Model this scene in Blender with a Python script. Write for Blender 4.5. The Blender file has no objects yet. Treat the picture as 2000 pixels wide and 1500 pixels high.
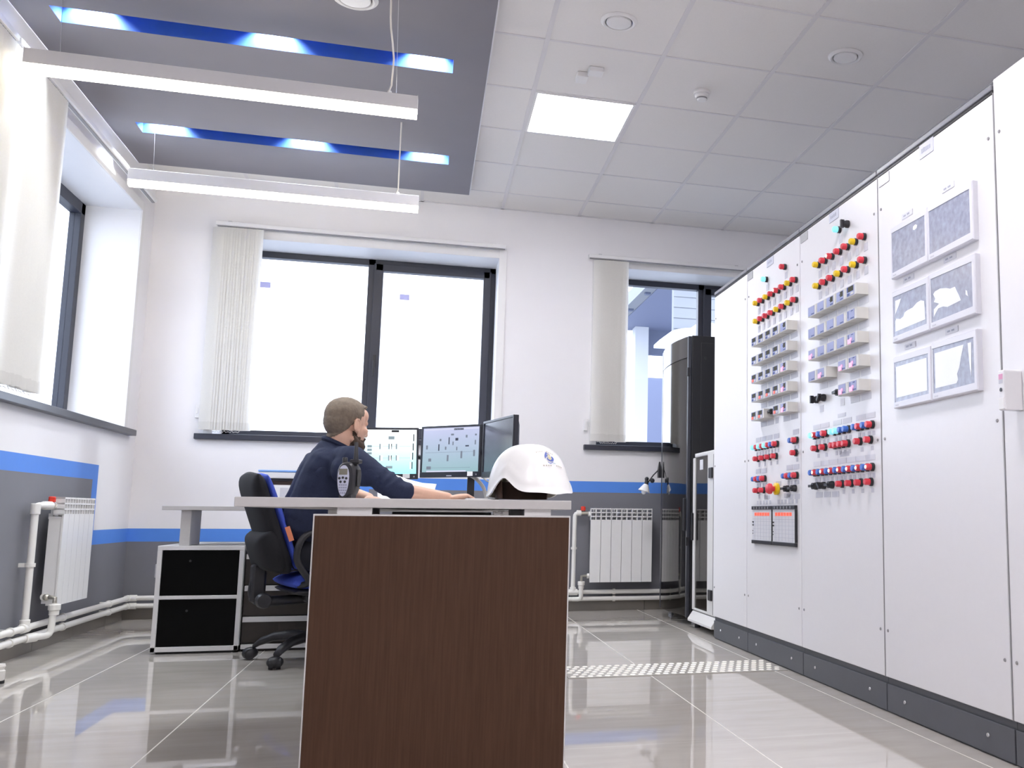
import bpy, bmesh, math, random
from mathutils import Vector, Matrix
from math import sin, cos, pi, radians as R
random.seed(7)
S = bpy.context.scene
COL = S.collection
H = 0.72                                   # eye height
RX, BY, LX, CZ = 1.70, 7.32, -1.905, 3.085   # cabinet fronts, back wall, left wall, ceiling

# ---------------------------------------------------------------- camera
cam = bpy.data.cameras.new('camera'); camo = bpy.data.objects.new('camera', cam); COL.objects.link(camo)
yaw, pitch, roll = 0.278868517, 0.127292872, 0.00845434645
fw = Vector((sin(yaw)*cos(pitch), cos(yaw)*cos(pitch), sin(pitch)))
r0 = Vector((cos(yaw), -sin(yaw), 0)); u0 = r0.cross(fw)
rt = cos(roll)*r0 + sin(roll)*u0; up = -sin(roll)*r0 + cos(roll)*u0
camo.matrix_world = Matrix(((rt.x, up.x, -fw.x, 0), (rt.y, up.y, -fw.y, 0), (rt.z, up.z, -fw.z, H), (0, 0, 0, 1)))
cam.sensor_fit = 'HORIZONTAL'; cam.sensor_width = 36; cam.lens = 1856.6241/2000*36
cam.shift_x = (1000-1360.108)/2000; cam.shift_y = (770.164-750)/2000
cam.clip_start = 0.05; cam.clip_end = 200
S.camera = camo

# ---------------------------------------------------------------- world, exposure
W = bpy.data.worlds.new('overcast_sky'); S.world = W; W.use_nodes = True
bg = W.node_tree.nodes['Background']; bg.inputs[0].default_value = (0.77, 0.85, 1.0, 1); bg.inputs[1].default_value = 1.75
S.view_settings.view_transform = 'Standard'; S.view_settings.look = 'None'
S.view_settings.gamma = 1; S.view_settings.use_curve_mapping = False; S.view_settings.exposure = 1.82
def portal(name, loc, rot, sx, sy):
    l = bpy.data.lights.new(name, 'AREA'); l.shape = 'RECTANGLE'; l.size = sx; l.size_y = sy
    l.cycles.is_portal = True
    o = bpy.data.objects.new(name, l); o.location = loc; o.rotation_euler = rot; COL.objects.link(o)
portal('daylight_window', (-0.45, 7.78, 2.0), (R(-90), 0, 0), 1.9, 1.5)
portal('daylight_window', (1.9, 7.78, 2.0), (R(-90), 0, 0), 1.3, 1.5)
portal('daylight_window', (-2.36, 5.46, 2.0), (0, R(-90), 0), 1.5, 3.1)

# ---------------------------------------------------------------- materials
MATS = {}
def mat(name, col, rough=0.5, metal=0.0, spec=0.5, noise=0.06, scale=20, emit=None, estr=0, bump=0, trans=0, coat=0):
    if name in MATS: return MATS[name]
    m = bpy.data.materials.new(name); m.use_nodes = True; nt = m.node_tree; p = nt.nodes['Principled BSDF']
    p.inputs['Roughness'].default_value = rough; p.inputs['Metallic'].default_value = metal
    p.inputs['Specular IOR Level'].default_value = spec
    if coat: p.inputs['Coat Weight'].default_value = coat; p.inputs['Coat Roughness'].default_value = 0.03
    c = (*col, 1)
    if noise:
        tc = nt.nodes.new('ShaderNodeTexCoord'); n = nt.nodes.new('ShaderNodeTexNoise'); n.inputs['Scale'].default_value = scale
        n.inputs['Detail'].default_value = 4
        nt.links.new(tc.outputs['Object'], n.inputs['Vector'])
        mx = nt.nodes.new('ShaderNodeMix'); mx.data_type = 'RGBA'
        mx.inputs[6].default_value = (*[max(0, v*(1-noise)) for v in col], 1); mx.inputs[7].default_value = (*[min(1, v*(1+noise)) for v in col], 1)
        nt.links.new(n.outputs['Fac'], mx.inputs[0]); nt.links.new(mx.outputs[2], p.inputs['Base Color'])
        if bump:
            b = nt.nodes.new('ShaderNodeBump'); b.inputs['Strength'].default_value = bump; b.inputs['Distance'].default_value = 0.002
            nt.links.new(n.outputs['Fac'], b.inputs['Height']); nt.links.new(b.outputs[0], p.inputs['Normal'])
    else: p.inputs['Base Color'].default_value = c
    if emit: p.inputs['Emission Color'].default_value = (*emit, 1); p.inputs['Emission Strength'].default_value = estr
    if trans: p.inputs['Transmission Weight'].default_value = trans
    MATS[name] = m; return m
def glassmat(name, tint, refl):
    m = bpy.data.materials.new(name); m.use_nodes = True; nt = m.node_tree; nt.nodes.clear()
    o = nt.nodes.new('ShaderNodeOutputMaterial'); t = nt.nodes.new('ShaderNodeBsdfTransparent'); g = nt.nodes.new('ShaderNodeBsdfGlossy')
    t.inputs[0].default_value = (*tint, 1); g.inputs['Roughness'].default_value = 0.02
    mx = nt.nodes.new('ShaderNodeMixShader'); f0 = ((refl-1)/(refl+1))**2      # Schlick reflectance on both faces of a thin pane
    lw = nt.nodes.new('ShaderNodeLayerWeight'); lw.inputs[0].default_value = .5
    pw = nt.nodes.new('ShaderNodeMath'); pw.operation = 'POWER'; pw.inputs[1].default_value = 5; nt.links.new(lw.outputs['Facing'], pw.inputs[0])
    ma = nt.nodes.new('ShaderNodeMath'); ma.operation = 'MULTIPLY_ADD'; ma.inputs[1].default_value = 1-f0; ma.inputs[2].default_value = f0; nt.links.new(pw.outputs[0], ma.inputs[0])
    nt.links.new(ma.outputs[0], mx.inputs[0]); nt.links.new(t.outputs[0], mx.inputs[1]); nt.links.new(g.outputs[0], mx.inputs[2]); nt.links.new(mx.outputs[0], o.inputs[0])
    MATS[name] = m; return m
def fabricmat(name, col, tl):
    m = bpy.data.materials.new(name); m.use_nodes = True; nt = m.node_tree; nt.nodes.clear()
    o = nt.nodes.new('ShaderNodeOutputMaterial'); d = nt.nodes.new('ShaderNodeBsdfDiffuse'); t = nt.nodes.new('ShaderNodeBsdfTranslucent')
    tc = nt.nodes.new('ShaderNodeTexCoord'); n = nt.nodes.new('ShaderNodeTexNoise'); n.inputs['Scale'].default_value = 150
    rp = nt.nodes.new('ShaderNodeValToRGB'); rp.color_ramp.elements[0].color = (*[v*.92 for v in col], 1); rp.color_ramp.elements[1].color = (*col, 1)
    nt.links.new(tc.outputs['Object'], n.inputs[0]); nt.links.new(n.outputs[0], rp.inputs[0])
    nt.links.new(rp.outputs[0], d.inputs[0]); nt.links.new(rp.outputs[0], t.inputs[0])
    mx = nt.nodes.new('ShaderNodeMixShader'); mx.inputs[0].default_value = tl
    nt.links.new(d.outputs[0], mx.inputs[1]); nt.links.new(t.outputs[0], mx.inputs[2]); nt.links.new(mx.outputs[0], o.inputs[0])
    MATS[name] = m; return m
def emat(name, col, s):
    m = bpy.data.materials.new(name); m.use_nodes = True; nt = m.node_tree; nt.nodes.clear()
    o = nt.nodes.new('ShaderNodeOutputMaterial'); e = nt.nodes.new('ShaderNodeEmission')
    e.inputs[0].default_value = (*col, 1); e.inputs[1].default_value = s; nt.links.new(e.outputs[0], o.inputs[0])
    MATS[name] = m; return m
def floormat():
    m = bpy.data.materials.new('porcelain_floor_tile'); m.use_nodes = True; nt = m.node_tree; p = nt.nodes['Principled BSDF']
    N = nt.nodes.new; L = nt.links.new
    tc = N('ShaderNodeTexCoord'); sp = N('ShaderNodeSeparateXYZ'); L(tc.outputs['Object'], sp.inputs[0])
    def grid(sock, off, pitch, w):
        a = N('ShaderNodeMath'); a.operation = 'SUBTRACT'; L(sock, a.inputs[0]); a.inputs[1].default_value = off - 60*pitch
        b = N('ShaderNodeMath'); b.operation = 'DIVIDE'; L(a.outputs[0], b.inputs[0]); b.inputs[1].default_value = pitch
        c = N('ShaderNodeMath'); c.operation = 'FRACT'; L(b.outputs[0], c.inputs[0])
        d = N('ShaderNodeMath'); d.operation = 'PINGPONG'; L(b.outputs[0], d.inputs[0]); d.inputs[1].default_value = 0.5
        e = N('ShaderNodeMath'); e.operation = 'LESS_THAN'; L(d.outputs[0], e.inputs[0]); e.inputs[1].default_value = w/pitch/2
        return e.outputs[0]
    gx = grid(sp.outputs[0], -0.757, 0.597, 0.005); gy = grid(sp.outputs[1], 3.655, 0.604, 0.004)
    mxx = N('ShaderNodeMath'); mxx.operation = 'MAXIMUM'; L(gx, mxx.inputs[0]); gy2 = N('ShaderNodeMath'); gy2.operation = 'MULTIPLY'; L(gy, gy2.inputs[0]); gy2.inputs[1].default_value = .3; L(gy2.outputs[0], mxx.inputs[1])
    n = N('ShaderNodeTexNoise'); n.inputs['Scale'].default_value = 3.5; n.inputs['Detail'].default_value = 8
    mp = N('ShaderNodeMapping'); mp.inputs['Scale'].default_value = (1, 4, 1); L(tc.outputs['Object'], mp.inputs[0]); L(mp.outputs[0], n.inputs['Vector'])
    rp = N('ShaderNodeValToRGB'); rp.color_ramp.elements[0].position = .3; rp.color_ramp.elements[1].position = .7
    rp.color_ramp.elements[0].color = (0.47, 0.435, 0.395, 1); rp.color_ramp.elements[1].color = (0.54, 0.50, 0.46, 1); L(n.outputs[0], rp.inputs[0])
    mx = N('ShaderNodeMix'); mx.data_type = 'RGBA'; L(mxx.outputs[0], mx.inputs[0]); L(rp.outputs[0], mx.inputs[6]); mx.inputs[7].default_value = (0.80, 0.76, 0.70, 1)
    L(mx.outputs[2], p.inputs['Base Color'])
    r = N('ShaderNodeMath'); r.operation = 'MULTIPLY_ADD'; L(mxx.outputs[0], r.inputs[0]); r.inputs[1].default_value = 0.3; r.inputs[2].default_value = 0.022
    L(r.outputs[0], p.inputs['Roughness']); p.inputs['IOR'].default_value = 1.7; p.inputs['Specular IOR Level'].default_value = 0.6
    return m
def woodmat():
    m = bpy.data.materials.new('dark_walnut_laminate'); m.use_nodes = True; nt = m.node_tree; p = nt.nodes['Principled BSDF']
    N = nt.nodes.new; L = nt.links.new
    tc = N('ShaderNodeTexCoord'); mp = N('ShaderNodeMapping'); mp.inputs['Scale'].default_value = (150, 150, 5); L(tc.outputs['Object'], mp.inputs[0])
    n = N('ShaderNodeTexNoise'); n.inputs['Scale'].default_value = 1.6; n.inputs['Detail'].default_value = 7; L(mp.outputs[0], n.inputs['Vector'])
    rp = N('ShaderNodeValToRGB'); rp.color_ramp.elements[0].position = .3; rp.color_ramp.elements[1].position = .75
    rp.color_ramp.elements[0].color = (0.050, 0.0220, 0.0110, 1); rp.color_ramp.elements[1].color = (0.072, 0.0340, 0.0185, 1)
    L(n.outputs[0], rp.inputs[0]); L(rp.outputs[0], p.inputs['Base Color']); p.inputs['Roughness'].default_value = 0.42; p.inputs['Specular IOR Level'].default_value = 0.25
    return m
WHITEWALL = mat('white_wall_paint', (0.86, 0.845, 0.86), 0.85, noise=0.015, scale=8, bump=0.04)
BLUEPAINT = mat('blue_band_paint', (0.09, 0.27, 0.80), 0.6, noise=0.03)
GREYPAINT = mat('grey_wall_paint', (0.20, 0.20, 0.225), 0.7, noise=0.03, scale=8)
SKIRT = mat('grey_skirting_tile', (0.22, 0.20, 0.175), 0.18, noise=0.12, scale=6)
REVEAL = mat('white_reveal_panel', (0.82, 0.82, 0.84), 0.45, noise=0.01)
TRIMW = mat('white_plastic_trim', (0.80, 0.79, 0.79), 0.4, noise=0.01)
CTILE = mat('mineral_ceiling_tile', (0.80, 0.775, 0.755), 0.95, noise=0.03, scale=120, bump=0.15)
CGRID = mat('ceiling_grid_bar', (0.72, 0.70, 0.71), 0.6, noise=0.01)
SOFFIT = mat('grey_soffit_paint', (0.215, 0.205, 0.235), 0.75, noise=0.04, scale=5)
SLOTB = mat('blue_slot_paint', (0.035, 0.11, 0.40), 0.6, noise=0.03)
SOFED = mat('soffit_edge_profile', (0.62, 0.62, 0.66), 0.5, noise=0.02)
FRAME = mat('anthracite_window_frame', (0.030, 0.033, 0.048), 0.45, noise=0.05)
SILL = mat('anthracite_sill', (0.034, 0.037, 0.055), 0.3, noise=0.05)
GLASS = glassmat('window_glass', (0.97, 0.98, 0.99), 1.35)
BLIND = fabricmat('cream_blind_fabric', (0.87, 0.85, 0.81), 0.38)
BWEIGHT = fabricmat('blind_hem_fabric', (0.79, 0.77, 0.73), 0.28)
ALU = mat('satin_aluminium', (0.62, 0.62, 0.64), 0.35, 0.7, noise=0.03)
RADW = mat('white_radiator_enamel', (0.80, 0.79, 0.78), 0.3, noise=0.015)
PIPEW = mat('white_pipe_plastic', (0.82, 0.80, 0.76), 0.35, noise=0.02)
REDP = mat('red_plastic', (0.70, 0.04, 0.02), 0.4, noise=0.05)
BRASS = mat('nickel_fitting', (0.55, 0.52, 0.45), 0.3, 0.8, noise=0.05)
DESKG = mat('light_grey_laminate', (0.50, 0.485, 0.48), 0.45, noise=0.05, scale=60)
DESKL = mat('pale_grey_laminate', (0.66, 0.65, 0.65), 0.45, noise=0.03, scale=60)
WOOD = woodmat()
BLACKG = mat('black_gloss_front', (0.003, 0.003, 0.003), 0.3, spec=0.08, noise=0.1)
DBROWN = mat('dark_brown_front', (0.022, 0.016, 0.012), 0.4, noise=0.15, scale=30)
DARK = mat('dark_shadow_steel', (0.02, 0.02, 0.022), 0.5, noise=0.1)
CABW = mat('white_cabinet_enamel', (0.80, 0.79, 0.81), 0.32, noise=0.012, scale=40)
CABW2 = mat('white_cabinet_side', (0.74, 0.73, 0.75), 0.35, noise=0.012, scale=40)
CABTRIM = mat('grey_cabinet_trim', (0.21, 0.21, 0.235), 0.4, noise=0.05)
PLINTH = mat('slate_plinth', (0.105, 0.110, 0.125), 0.5, noise=0.06)
SEAM = mat('door_gasket', (0.30, 0.29, 0.30), 0.6, noise=0.04)
BLKP = mat('black_plastic', (0.018, 0.018, 0.022), 0.4, noise=0.08)
BLKS = mat('black_rack_steel', (0.013, 0.013, 0.015), 0.38, noise=0.1, scale=6)
CAPR = mat('red_button_cap', (0.72, 0.045, 0.07), 0.3, noise=0.04)
CAPB = mat('blue_button_cap', (0.05, 0.17, 0.62), 0.3, noise=0.04)
CAPC = mat('cyan_button_cap', (0.25, 0.75, 0.85), 0.3, noise=0.03, emit=(0.3, 0.9, 1.0), estr=0.15)
CAPY = mat('yellow_button_cap', (0.85, 0.58, 0.01), 0.3, noise=0.04)
CAPL = emat('lit_lamp_centre', (1.0, 0.80, 0.50), 1.2)
LABELM = mat('grey_label_film', (0.56, 0.56, 0.62), 0.5, noise=0.05, scale=200)
LABELP = mat('pale_label_film', (0.69, 0.69, 0.74), 0.5, noise=0.05, scale=200)
PLATEM = mat('silver_nameplate', (0.56, 0.57, 0.66), 0.45, noise=0.08, scale=90)
PLATED = mat('nameplate_mark', (0.36, 0.37, 0.46), 0.5, noise=0.05)
MODB = mat('controller_housing', (0.66, 0.645, 0.61), 0.45, noise=0.03)
MODF = mat('controller_face', (0.40, 0.44, 0.66), 0.7, spec=.15, noise=0.05, scale=90)
MODM = mat('controller_face_marks', (0.10, 0.13, 0.30), 0.6, spec=.15, noise=0.05)
MODD = mat('controller_display', (0.060, 0.058, 0.036), 0.6, spec=.15, noise=0.15, scale=60)
PINK = mat('pink_digit_led', (0.8, 0.25, 0.4), 0.4, noise=0.04, emit=(1.0, 0.30, 0.45), estr=0.3)
REDD = mat('red_digit_led', (0.7, 0.08, 0.05), 0.4, noise=0.04, emit=(1.0, 0.12, 0.05), estr=0.22)
SCRF = mat('panel_screen_film', (0.33, 0.35, 0.45), 0.25, noise=0.5, scale=45, spec=0.6)
FILMREFLW = mat('white_film_reflection', (0.86, 0.88, 0.92), 0.3, noise=0.02)
BEZEL = mat('panel_bezel', (0.72, 0.72, 0.78), 0.35, noise=0.02)
MONB = mat('monitor_bezel', (0.022, 0.024, 0.034), 0.3, noise=0.06)
SHIRT = mat('navy_knit', (0.019, 0.025, 0.056), 0.85, noise=0.25, scale=220, bump=0.25, spec=0.3)
TROUS = mat('dark_trousers', (0.010, 0.011, 0.019), 0.85, noise=0.2, scale=150)
SKIN = mat('skin', (0.66, 0.40, 0.29), 0.5, noise=0.06, scale=30)
HAIR = mat('short_brown_hair', (0.175, 0.135, 0.10), 0.75, noise=0.45, scale=45, bump=0.4)
BEARD = mat('dark_beard', (0.075, 0.045, 0.030), 0.8, noise=0.35, scale=120, bump=0.4)
CHAIRB = mat('black_chair_fabric', (0.006, 0.006, 0.009), 0.85, noise=0.2, scale=200, bump=0.2)
CHAIRBL = mat('blue_chair_fabric', (0.055, 0.10, 0.56), 0.8, noise=0.15, scale=150, bump=0.2)
HELM = mat('white_helmet_shell', (0.86, 0.855, 0.84), 0.25, noise=0.01)
HELMI = mat('olive_helmet_liner', (0.66, 0.63, 0.53), 0.6, noise=0.1)
LEATH = mat('brown_sweatband', (0.065, 0.032, 0.02), 0.6, noise=0.2, scale=60)
EMBB = mat('blue_emblem', (0.10, 0.15, 0.48), 0.5, noise=0.05)
EMBG = mat('gold_emblem', (0.64, 0.58, 0.33), 0.5, noise=0.05)
EMBT = mat('emblem_lettering', (0.40, 0.36, 0.29), 0.5, noise=0.05)
EMBC = mat('teal_emblem', (0.14, 0.42, 0.50), 0.5, noise=0.05)
RADG = mat('silver_radio_face', (0.52, 0.54, 0.66), 0.35, noise=0.04)
LCD = mat('radio_lcd', (0.20, 0.19, 0.15), 0.25, noise=0.1)
KEYG = mat('radio_key', (0.30, 0.31, 0.40), 0.45, noise=0.05)
PAPER = mat('white_paper', (0.88, 0.88, 0.88), 0.8, noise=0.01)
GREYC = mat('grey_cable', (0.42, 0.41, 0.40), 0.5, noise=0.05)
WHITEC = mat('white_cable', (0.74, 0.70, 0.65), 0.5, noise=0.04)
STEELP = mat('studded_steel_sheet', (0.46, 0.43, 0.39), 0.16, 0.0, noise=0.05)
STUDM = mat('stud_glint_metal', (0.92, 0.88, 0.80), 0.35, 0.0, noise=0.03)  # studs whiter than their sheet: the glint is put into the colour
PRNW = mat('white_printer_plastic', (0.82, 0.82, 0.84), 0.4, noise=0.01)
PRNB = mat('blue_printer_edge', (0.22, 0.42, 0.85), 0.4, noise=0.03)
EXTB = mat('bluegrey_cladding', (0.15, 0.17, 0.26), 0.7, noise=0.04)
EXTD = mat('bluegrey_fascia', (0.11, 0.13, 0.20), 0.7, noise=0.05)
EXTW = mat('white_render', (0.22, 0.23, 0.255), 0.8, noise=0.02)
RACKGL = glassmat('smoked_rack_glass', (0.45, 0.44, 0.43), 1.75)
RACKGL2 = glassmat('tinted_rack_glass', (0.42, 0.41, 0.40), 1.5)
RACKW = mat('light_rack_enamel', (0.68, 0.67, 0.66), 0.4, noise=0.02)
LEDE = emat('lamp_diffuser_light', (1.0, 0.91, 0.76), 6.0)
LEDP = emat('ceiling_panel_light', (0.975, 0.955, 1.0), 10.5)

# ---------------------------------------------------------------- mesh builder
class MB:
    def __init__(s): s.bm = bmesh.new(); s.mi = 0
    def m(s, i): s.mi = i; return s
    def face(s, vs):
        try: f = s.bm.faces.new(vs)
        except ValueError: return None
        f.material_index = s.mi; return f
    def box(s, x0, x1, y0, y1, z0, z1, M=None):
        P = [(x0,y0,z0),(x1,y0,z0),(x1,y1,z0),(x0,y1,z0),(x0,y0,z1),(x1,y0,z1),(x1,y1,z1),(x0,y1,z1)]
        v = [s.bm.verts.new(M @ Vector(p) if M else p) for p in P]
        for f in ((3,2,1,0),(4,5,6,7),(0,1,5,4),(1,2,6,5),(2,3,7,6),(3,0,4,7)): s.face([v[i] for i in f])
        return s
    def quad(s, *ps): s.face([s.bm.verts.new(p) for p in ps]); return s
    def rings(s, rs, closed=True, cap=True):
        V = [[s.bm.verts.new(p) for p in r] for r in rs]
        for a, b in zip(V, V[1:]):
            n = len(a)
            for i in range(n if closed else n-1):
                j = (i+1) % n; s.face([a[i], a[j], b[j], b[i]])
        if cap and closed:
            s.face(V[0][::-1]); s.face(V[-1])
        return s
    def tube(s, pts, r, n=10, cap=True, close=False):
        pts = [Vector(p) for p in pts]; rs = r if isinstance(r, (list, tuple)) else [r]*len(pts)
        ref = Vector((0.13, 0.21, 0.97)); out = []; a = None
        for i, p in enumerate(pts):
            d = (pts[min(i+1, len(pts)-1)] - pts[max(i-1, 0)]).normalized()
            if a is None:
                a = d.cross(ref); a = (d.cross(Vector((1, .1, .2))) if a.length < .2 else a).normalized()
            else: a = (a - d*a.dot(d)).normalized()
            b = d.cross(a)
            out.append([p + (a*cos(2*pi*k/n) + b*sin(2*pi*k/n))*rs[i] for k in range(n)])
        return s.rings(out, cap=cap)
    def cyl(s, p0, p1, r0, r1=None, n=20): return s.tube([p0, p1], [r0, r0 if r1 is None else r1], n)
    def lathe(s, prof, c, ax='z', n=28, M=None):
        rs = []
        for r, h in prof:
            ring = []
            for k in range(n):
                t = 2*pi*k/n; a, b = max(r, 1e-5)*cos(t), max(r, 1e-5)*sin(t)
                p = {'z': (a, b, h), 'x': (h, a, b), '-x': (-h, -a, b), 'y': (a, h, -b)}[ax]
                p = Vector(p) + Vector(c); ring.append(M @ p if M else p)
            rs.append(ring)
        return s.rings(rs)
    def ball(s, c, r, M=None, u=16, v=10):
        rr = (r, r, r) if not isinstance(r, (tuple, list)) else r; rs = []
        for i in range(v+1):
            ph = -pi/2 + pi*i/v; k = max(cos(ph), 1e-3)
            ring = []
            for j in range(u):
                q = Vector((rr[0]*k*cos(2*pi*j/u), rr[1]*k*sin(2*pi*j/u), rr[2]*sin(ph)))
                ring.append((M @ q if M else q) + Vector(c))
            rs.append(ring)
        return s.rings(rs)
    def cap(s, p0, p1, r0, r1, n=14):
        p0, p1 = Vector(p0), Vector(p1); d = (p1-p0).normalized(); pts, rs = [], []
        for t in (90, 60, 30): pts.append(p0 - d*r0*sin(R(t))); rs.append(max(r0*cos(R(t)), 1e-3))
        pts += [p0, p1]; rs += [r0, r1]
        for t in (30, 60, 90): pts.append(p1 + d*r1*sin(R(t))); rs.append(max(r1*cos(R(t)), 1e-3))
        return s.tube(pts, rs, n)
    def build(s, name, mats, parent=None, smooth=False, bevel=0, local=False, seg=2, loc=None):
        mats = mats if isinstance(mats, (list, tuple)) else [mats]
        bmesh.ops.recalc_face_normals(s.bm, faces=s.bm.faces[:])
        off = Vector((0, 0, 0))
        if parent is not None and not local: off = origin(parent)
        if loc is not None: off = Vector(loc)
        if off.length:
            for v in s.bm.verts: v.co -= off
        me = bpy.data.meshes.new(name); s.bm.to_mesh(me); s.bm.free()
        for q in mats: me.materials.append(q)
        if smooth:
            for p in me.polygons: p.use_smooth = True
            if smooth != 'all': me.set_sharp_from_angle(angle=R(smooth if smooth is not True and smooth > 1 else 40))
        o = bpy.data.objects.new(name, me); COL.objects.link(o)
        if parent is not None: o.parent = parent
        if loc is not None: o.location = off
        if bevel:
            b = o.modifiers.new('bevel', 'BEVEL'); b.width = bevel; b.segments = seg; b.limit_method = 'ANGLE'; b.angle_limit = R(40)
        return o
def origin(o):
    v = Vector((0, 0, 0))
    while o is not None: v += o.location; o = o.parent
    return v
def tag(o, label, cat, group=None):
    o['label'] = label; o['category'] = cat
    if group: o['group'] = group
    return o
def thing(name, label, cat, loc=(0, 0, 0), rz=0, group=None):
    o = bpy.data.objects.new(name, None); COL.objects.link(o); o.location = loc; o.rotation_euler = (0, 0, rz); o.empty_display_size = .1
    return tag(o, label, cat, group)
def struct(o): o['kind'] = 'structure'; return o
def dup(root, loc, label, group=None, rz=None):
    r = root.copy(); COL.objects.link(r); r.location = loc; r['label'] = label
    if rz is not None: r.rotation_euler = (0, 0, rz)
    if group: r['group'] = group
    for ch in list(root.children):
        c = ch.copy(); COL.objects.link(c); c.parent = r
        for g in ch.children:
            d = g.copy(); COL.objects.link(d); d.parent = c
    return r
def inst(name, me, parent, loc, label=None):
    o = bpy.data.objects.new(name, me); COL.objects.link(o); o.parent = parent; o.location = Vector(loc) - origin(parent)
    if label: o['label'] = label
    return o
def steal(o):
    me = o.data; bpy.data.objects.remove(o); return me

# ================================================================ SETTING
YN = -2.6; XR = 2.95
# floor
b = MB(); b.box(LX-.4, XR+.1, YN-.1, BY+.4, -.08, 0); struct(b.build('floor', floormat()))
# left wall with window opening and painted bands
WL = (3.90, 7.02, 1.262, 2.74)          # left window y0 y1 z0 z1
def wallcells(name, us, vs, fn, put):
    b = MB()
    for i in range(len(us)-1):
        for j in range(len(vs)-1):
            k = fn((us[i]+us[i+1])/2, (vs[j]+vs[j+1])/2)
            if k is None: continue
            b.m(k); b.quad(*put(us[i], us[i+1], vs[j], vs[j+1]))
    bmesh.ops.remove_doubles(b.bm, verts=b.bm.verts[:], dist=1e-5)
    o = struct(b.build(name, [WHITEWALL, BLUEPAINT, GREYPAINT]))
    return o
def fl(y, z):
    if WL[0] < y < WL[1] and WL[2] < z < WL[3]: return None
    if y < 6.605:
        if .908 < z < .998: return 1
        if z < .908: return 1 if (y > 6.51 and z > .516) else 2
        return 0
    return 1 if .516 < z < .604 else (2 if z < .516 else 0)
wallcells('wall_left', [YN, WL[0], 6.51, 6.605, WL[1], BY], [0, .516, .604, .908, .998, WL[2], WL[3], CZ], fl,
          lambda a, c, d, e: ((LX, a, d), (LX, c, d), (LX, c, e), (LX, a, e)))
WB = (-1.43, .498, 1.262, 2.686); WB2 = (1.285, 2.56, 1.262, 2.686)
def fb(x, z):
    for w in (WB, WB2):
        if w[0] < x < w[1] and w[2] < z < w[3]: return None
    if x < -.46: return 1 if .516 < z < .604 else (2 if z < .516 else 0)
    if x < -.37: return 1 if .516 < z < .979 else (2 if z < .516 else 0)
    return 1 if .894 < z < .979 else (2 if z < .894 else 0)
wallcells('wall_back', [LX, WB[0], -.46, -.37, WB[1], WB2[0], WB2[1], XR], [0, .516, .604, .894, .979, WB[2], WB[3], CZ], fb,
          lambda a, c, d, e: ((a, BY, d), (c, BY, d), (c, BY, e), (a, BY, e)))
b = MB(); b.box(XR, XR+.1, YN, BY, 0, CZ); struct(b.build('wall_right', WHITEWALL))
b = MB(); b.box(LX-.1, XR+.1, YN-.1, YN, 0, CZ); struct(b.build('wall_front', WHITEWALL))
# skirting tiles
def skirt(name, along_x):
    b = MB(); u = LX+.012 if along_x else YN; e = XR if along_x else BY-.012
    while u < e:
        w = min(.597, e-u); g = .003
        if along_x: b.m(0).box(u, u+w-g, BY-.012, BY-.0005, 0, .098)
        else: b.m(0).box(LX+.0005, LX+.012, u, u+w-g, 0, .098)
        u += .597
    struct(b.build(name, [SKIRT]))
skirt('baseboard_back', True); skirt('baseboard_left', False)
# ceiling: tiles, grid, cut out where the grey soffit hangs
GX, GY, SX1, SY1, SZ = .5075, 7.5405, .236, 6.87, 3.02
SY0 = 1.9
b = MB()
b.m(0).box(SX1-.02, XR, YN, BY, CZ, CZ+.02); b.box(LX, SX1-.02, SY1-.02, BY, CZ, CZ+.02); b.box(LX, SX1-.02, YN, SY0+.02, CZ, CZ+.02)
b.m(1)
for i in range(-5, 5):
    x = GX + .6*i
    if LX < x < XR:
        if x > SX1: b.box(x-.012, x+.012, YN, BY, CZ-.004, CZ)
        else: b.box(x-.012, x+.012, SY1, BY, CZ-.004, CZ)
for j in range(0, 18):
    y = GY - .6*j
    if YN < y < BY: b.box(SX1 if y < SY1 else LX, XR, y-.0075, y+.0075, CZ-.003, CZ)
b.box(LX, XR, BY-.02, BY, CZ-.004, CZ); b.box(XR-.02, XR, YN, BY, CZ-.004, CZ)
struct(b.build('ceiling', [CTILE, CGRID]))
# hung grey soffit with two light slots (a deck with two holes, blue linings)
SL = [(-1.742, .06, 4.768, 4.922), (-1.737, .075, 6.130, 6.290)]
SY0 = 1.9
b = MB()
xs = [LX+.001, SL[0][0], SL[1][0], SL[0][1], SL[1][1], SX1]; ys = [SY0, SL[0][2], SL[0][3], SL[1][2], SL[1][3], SY1]
def insl(x, y): return any(a < x < c and d < y < e for a, c, d, e in SL)
b.m(0)
for i in range(5):
    for j in range(5):
        if not insl((xs[i]+xs[i+1])/2, (ys[j]+ys[j+1])/2):
            b.quad((xs[i], ys[j], SZ), (xs[i+1], ys[j], SZ), (xs[i+1], ys[j+1], SZ), (xs[i], ys[j+1], SZ))
bmesh.ops.remove_doubles(b.bm, verts=b.bm.verts[:], dist=1e-5)
b.m(1)
b.box(SX1, SX1+.006, SY0, SY1, SZ, CZ-.001)
b.m(0).box(LX+.001, SX1, SY1, SY1+.004, SZ, CZ-.001); b.box(LX+.001, SX1, SY0-.004, SY0, SZ, CZ-.001)
b.m(2)
for a, c, d, e in SL:
    t = SZ + .16
    b.quad((a, e, SZ), (c, e, SZ), (c, e, t), (a, e, t)); b.quad((a, d, SZ), (c, d, SZ), (c, d, t), (a, d, t))
    b.quad((a, d, SZ), (a, e, SZ), (a, e, t), (a, d, t)); b.quad((c, d, SZ), (c, e, SZ), (c, e, t), (c, d, t))
    b.quad((a, d, t), (c, d, t), (c, e, t), (a, e, t))
struct(b.build('trim_1', [SOFFIT, SOFED, SLOTB]))
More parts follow.
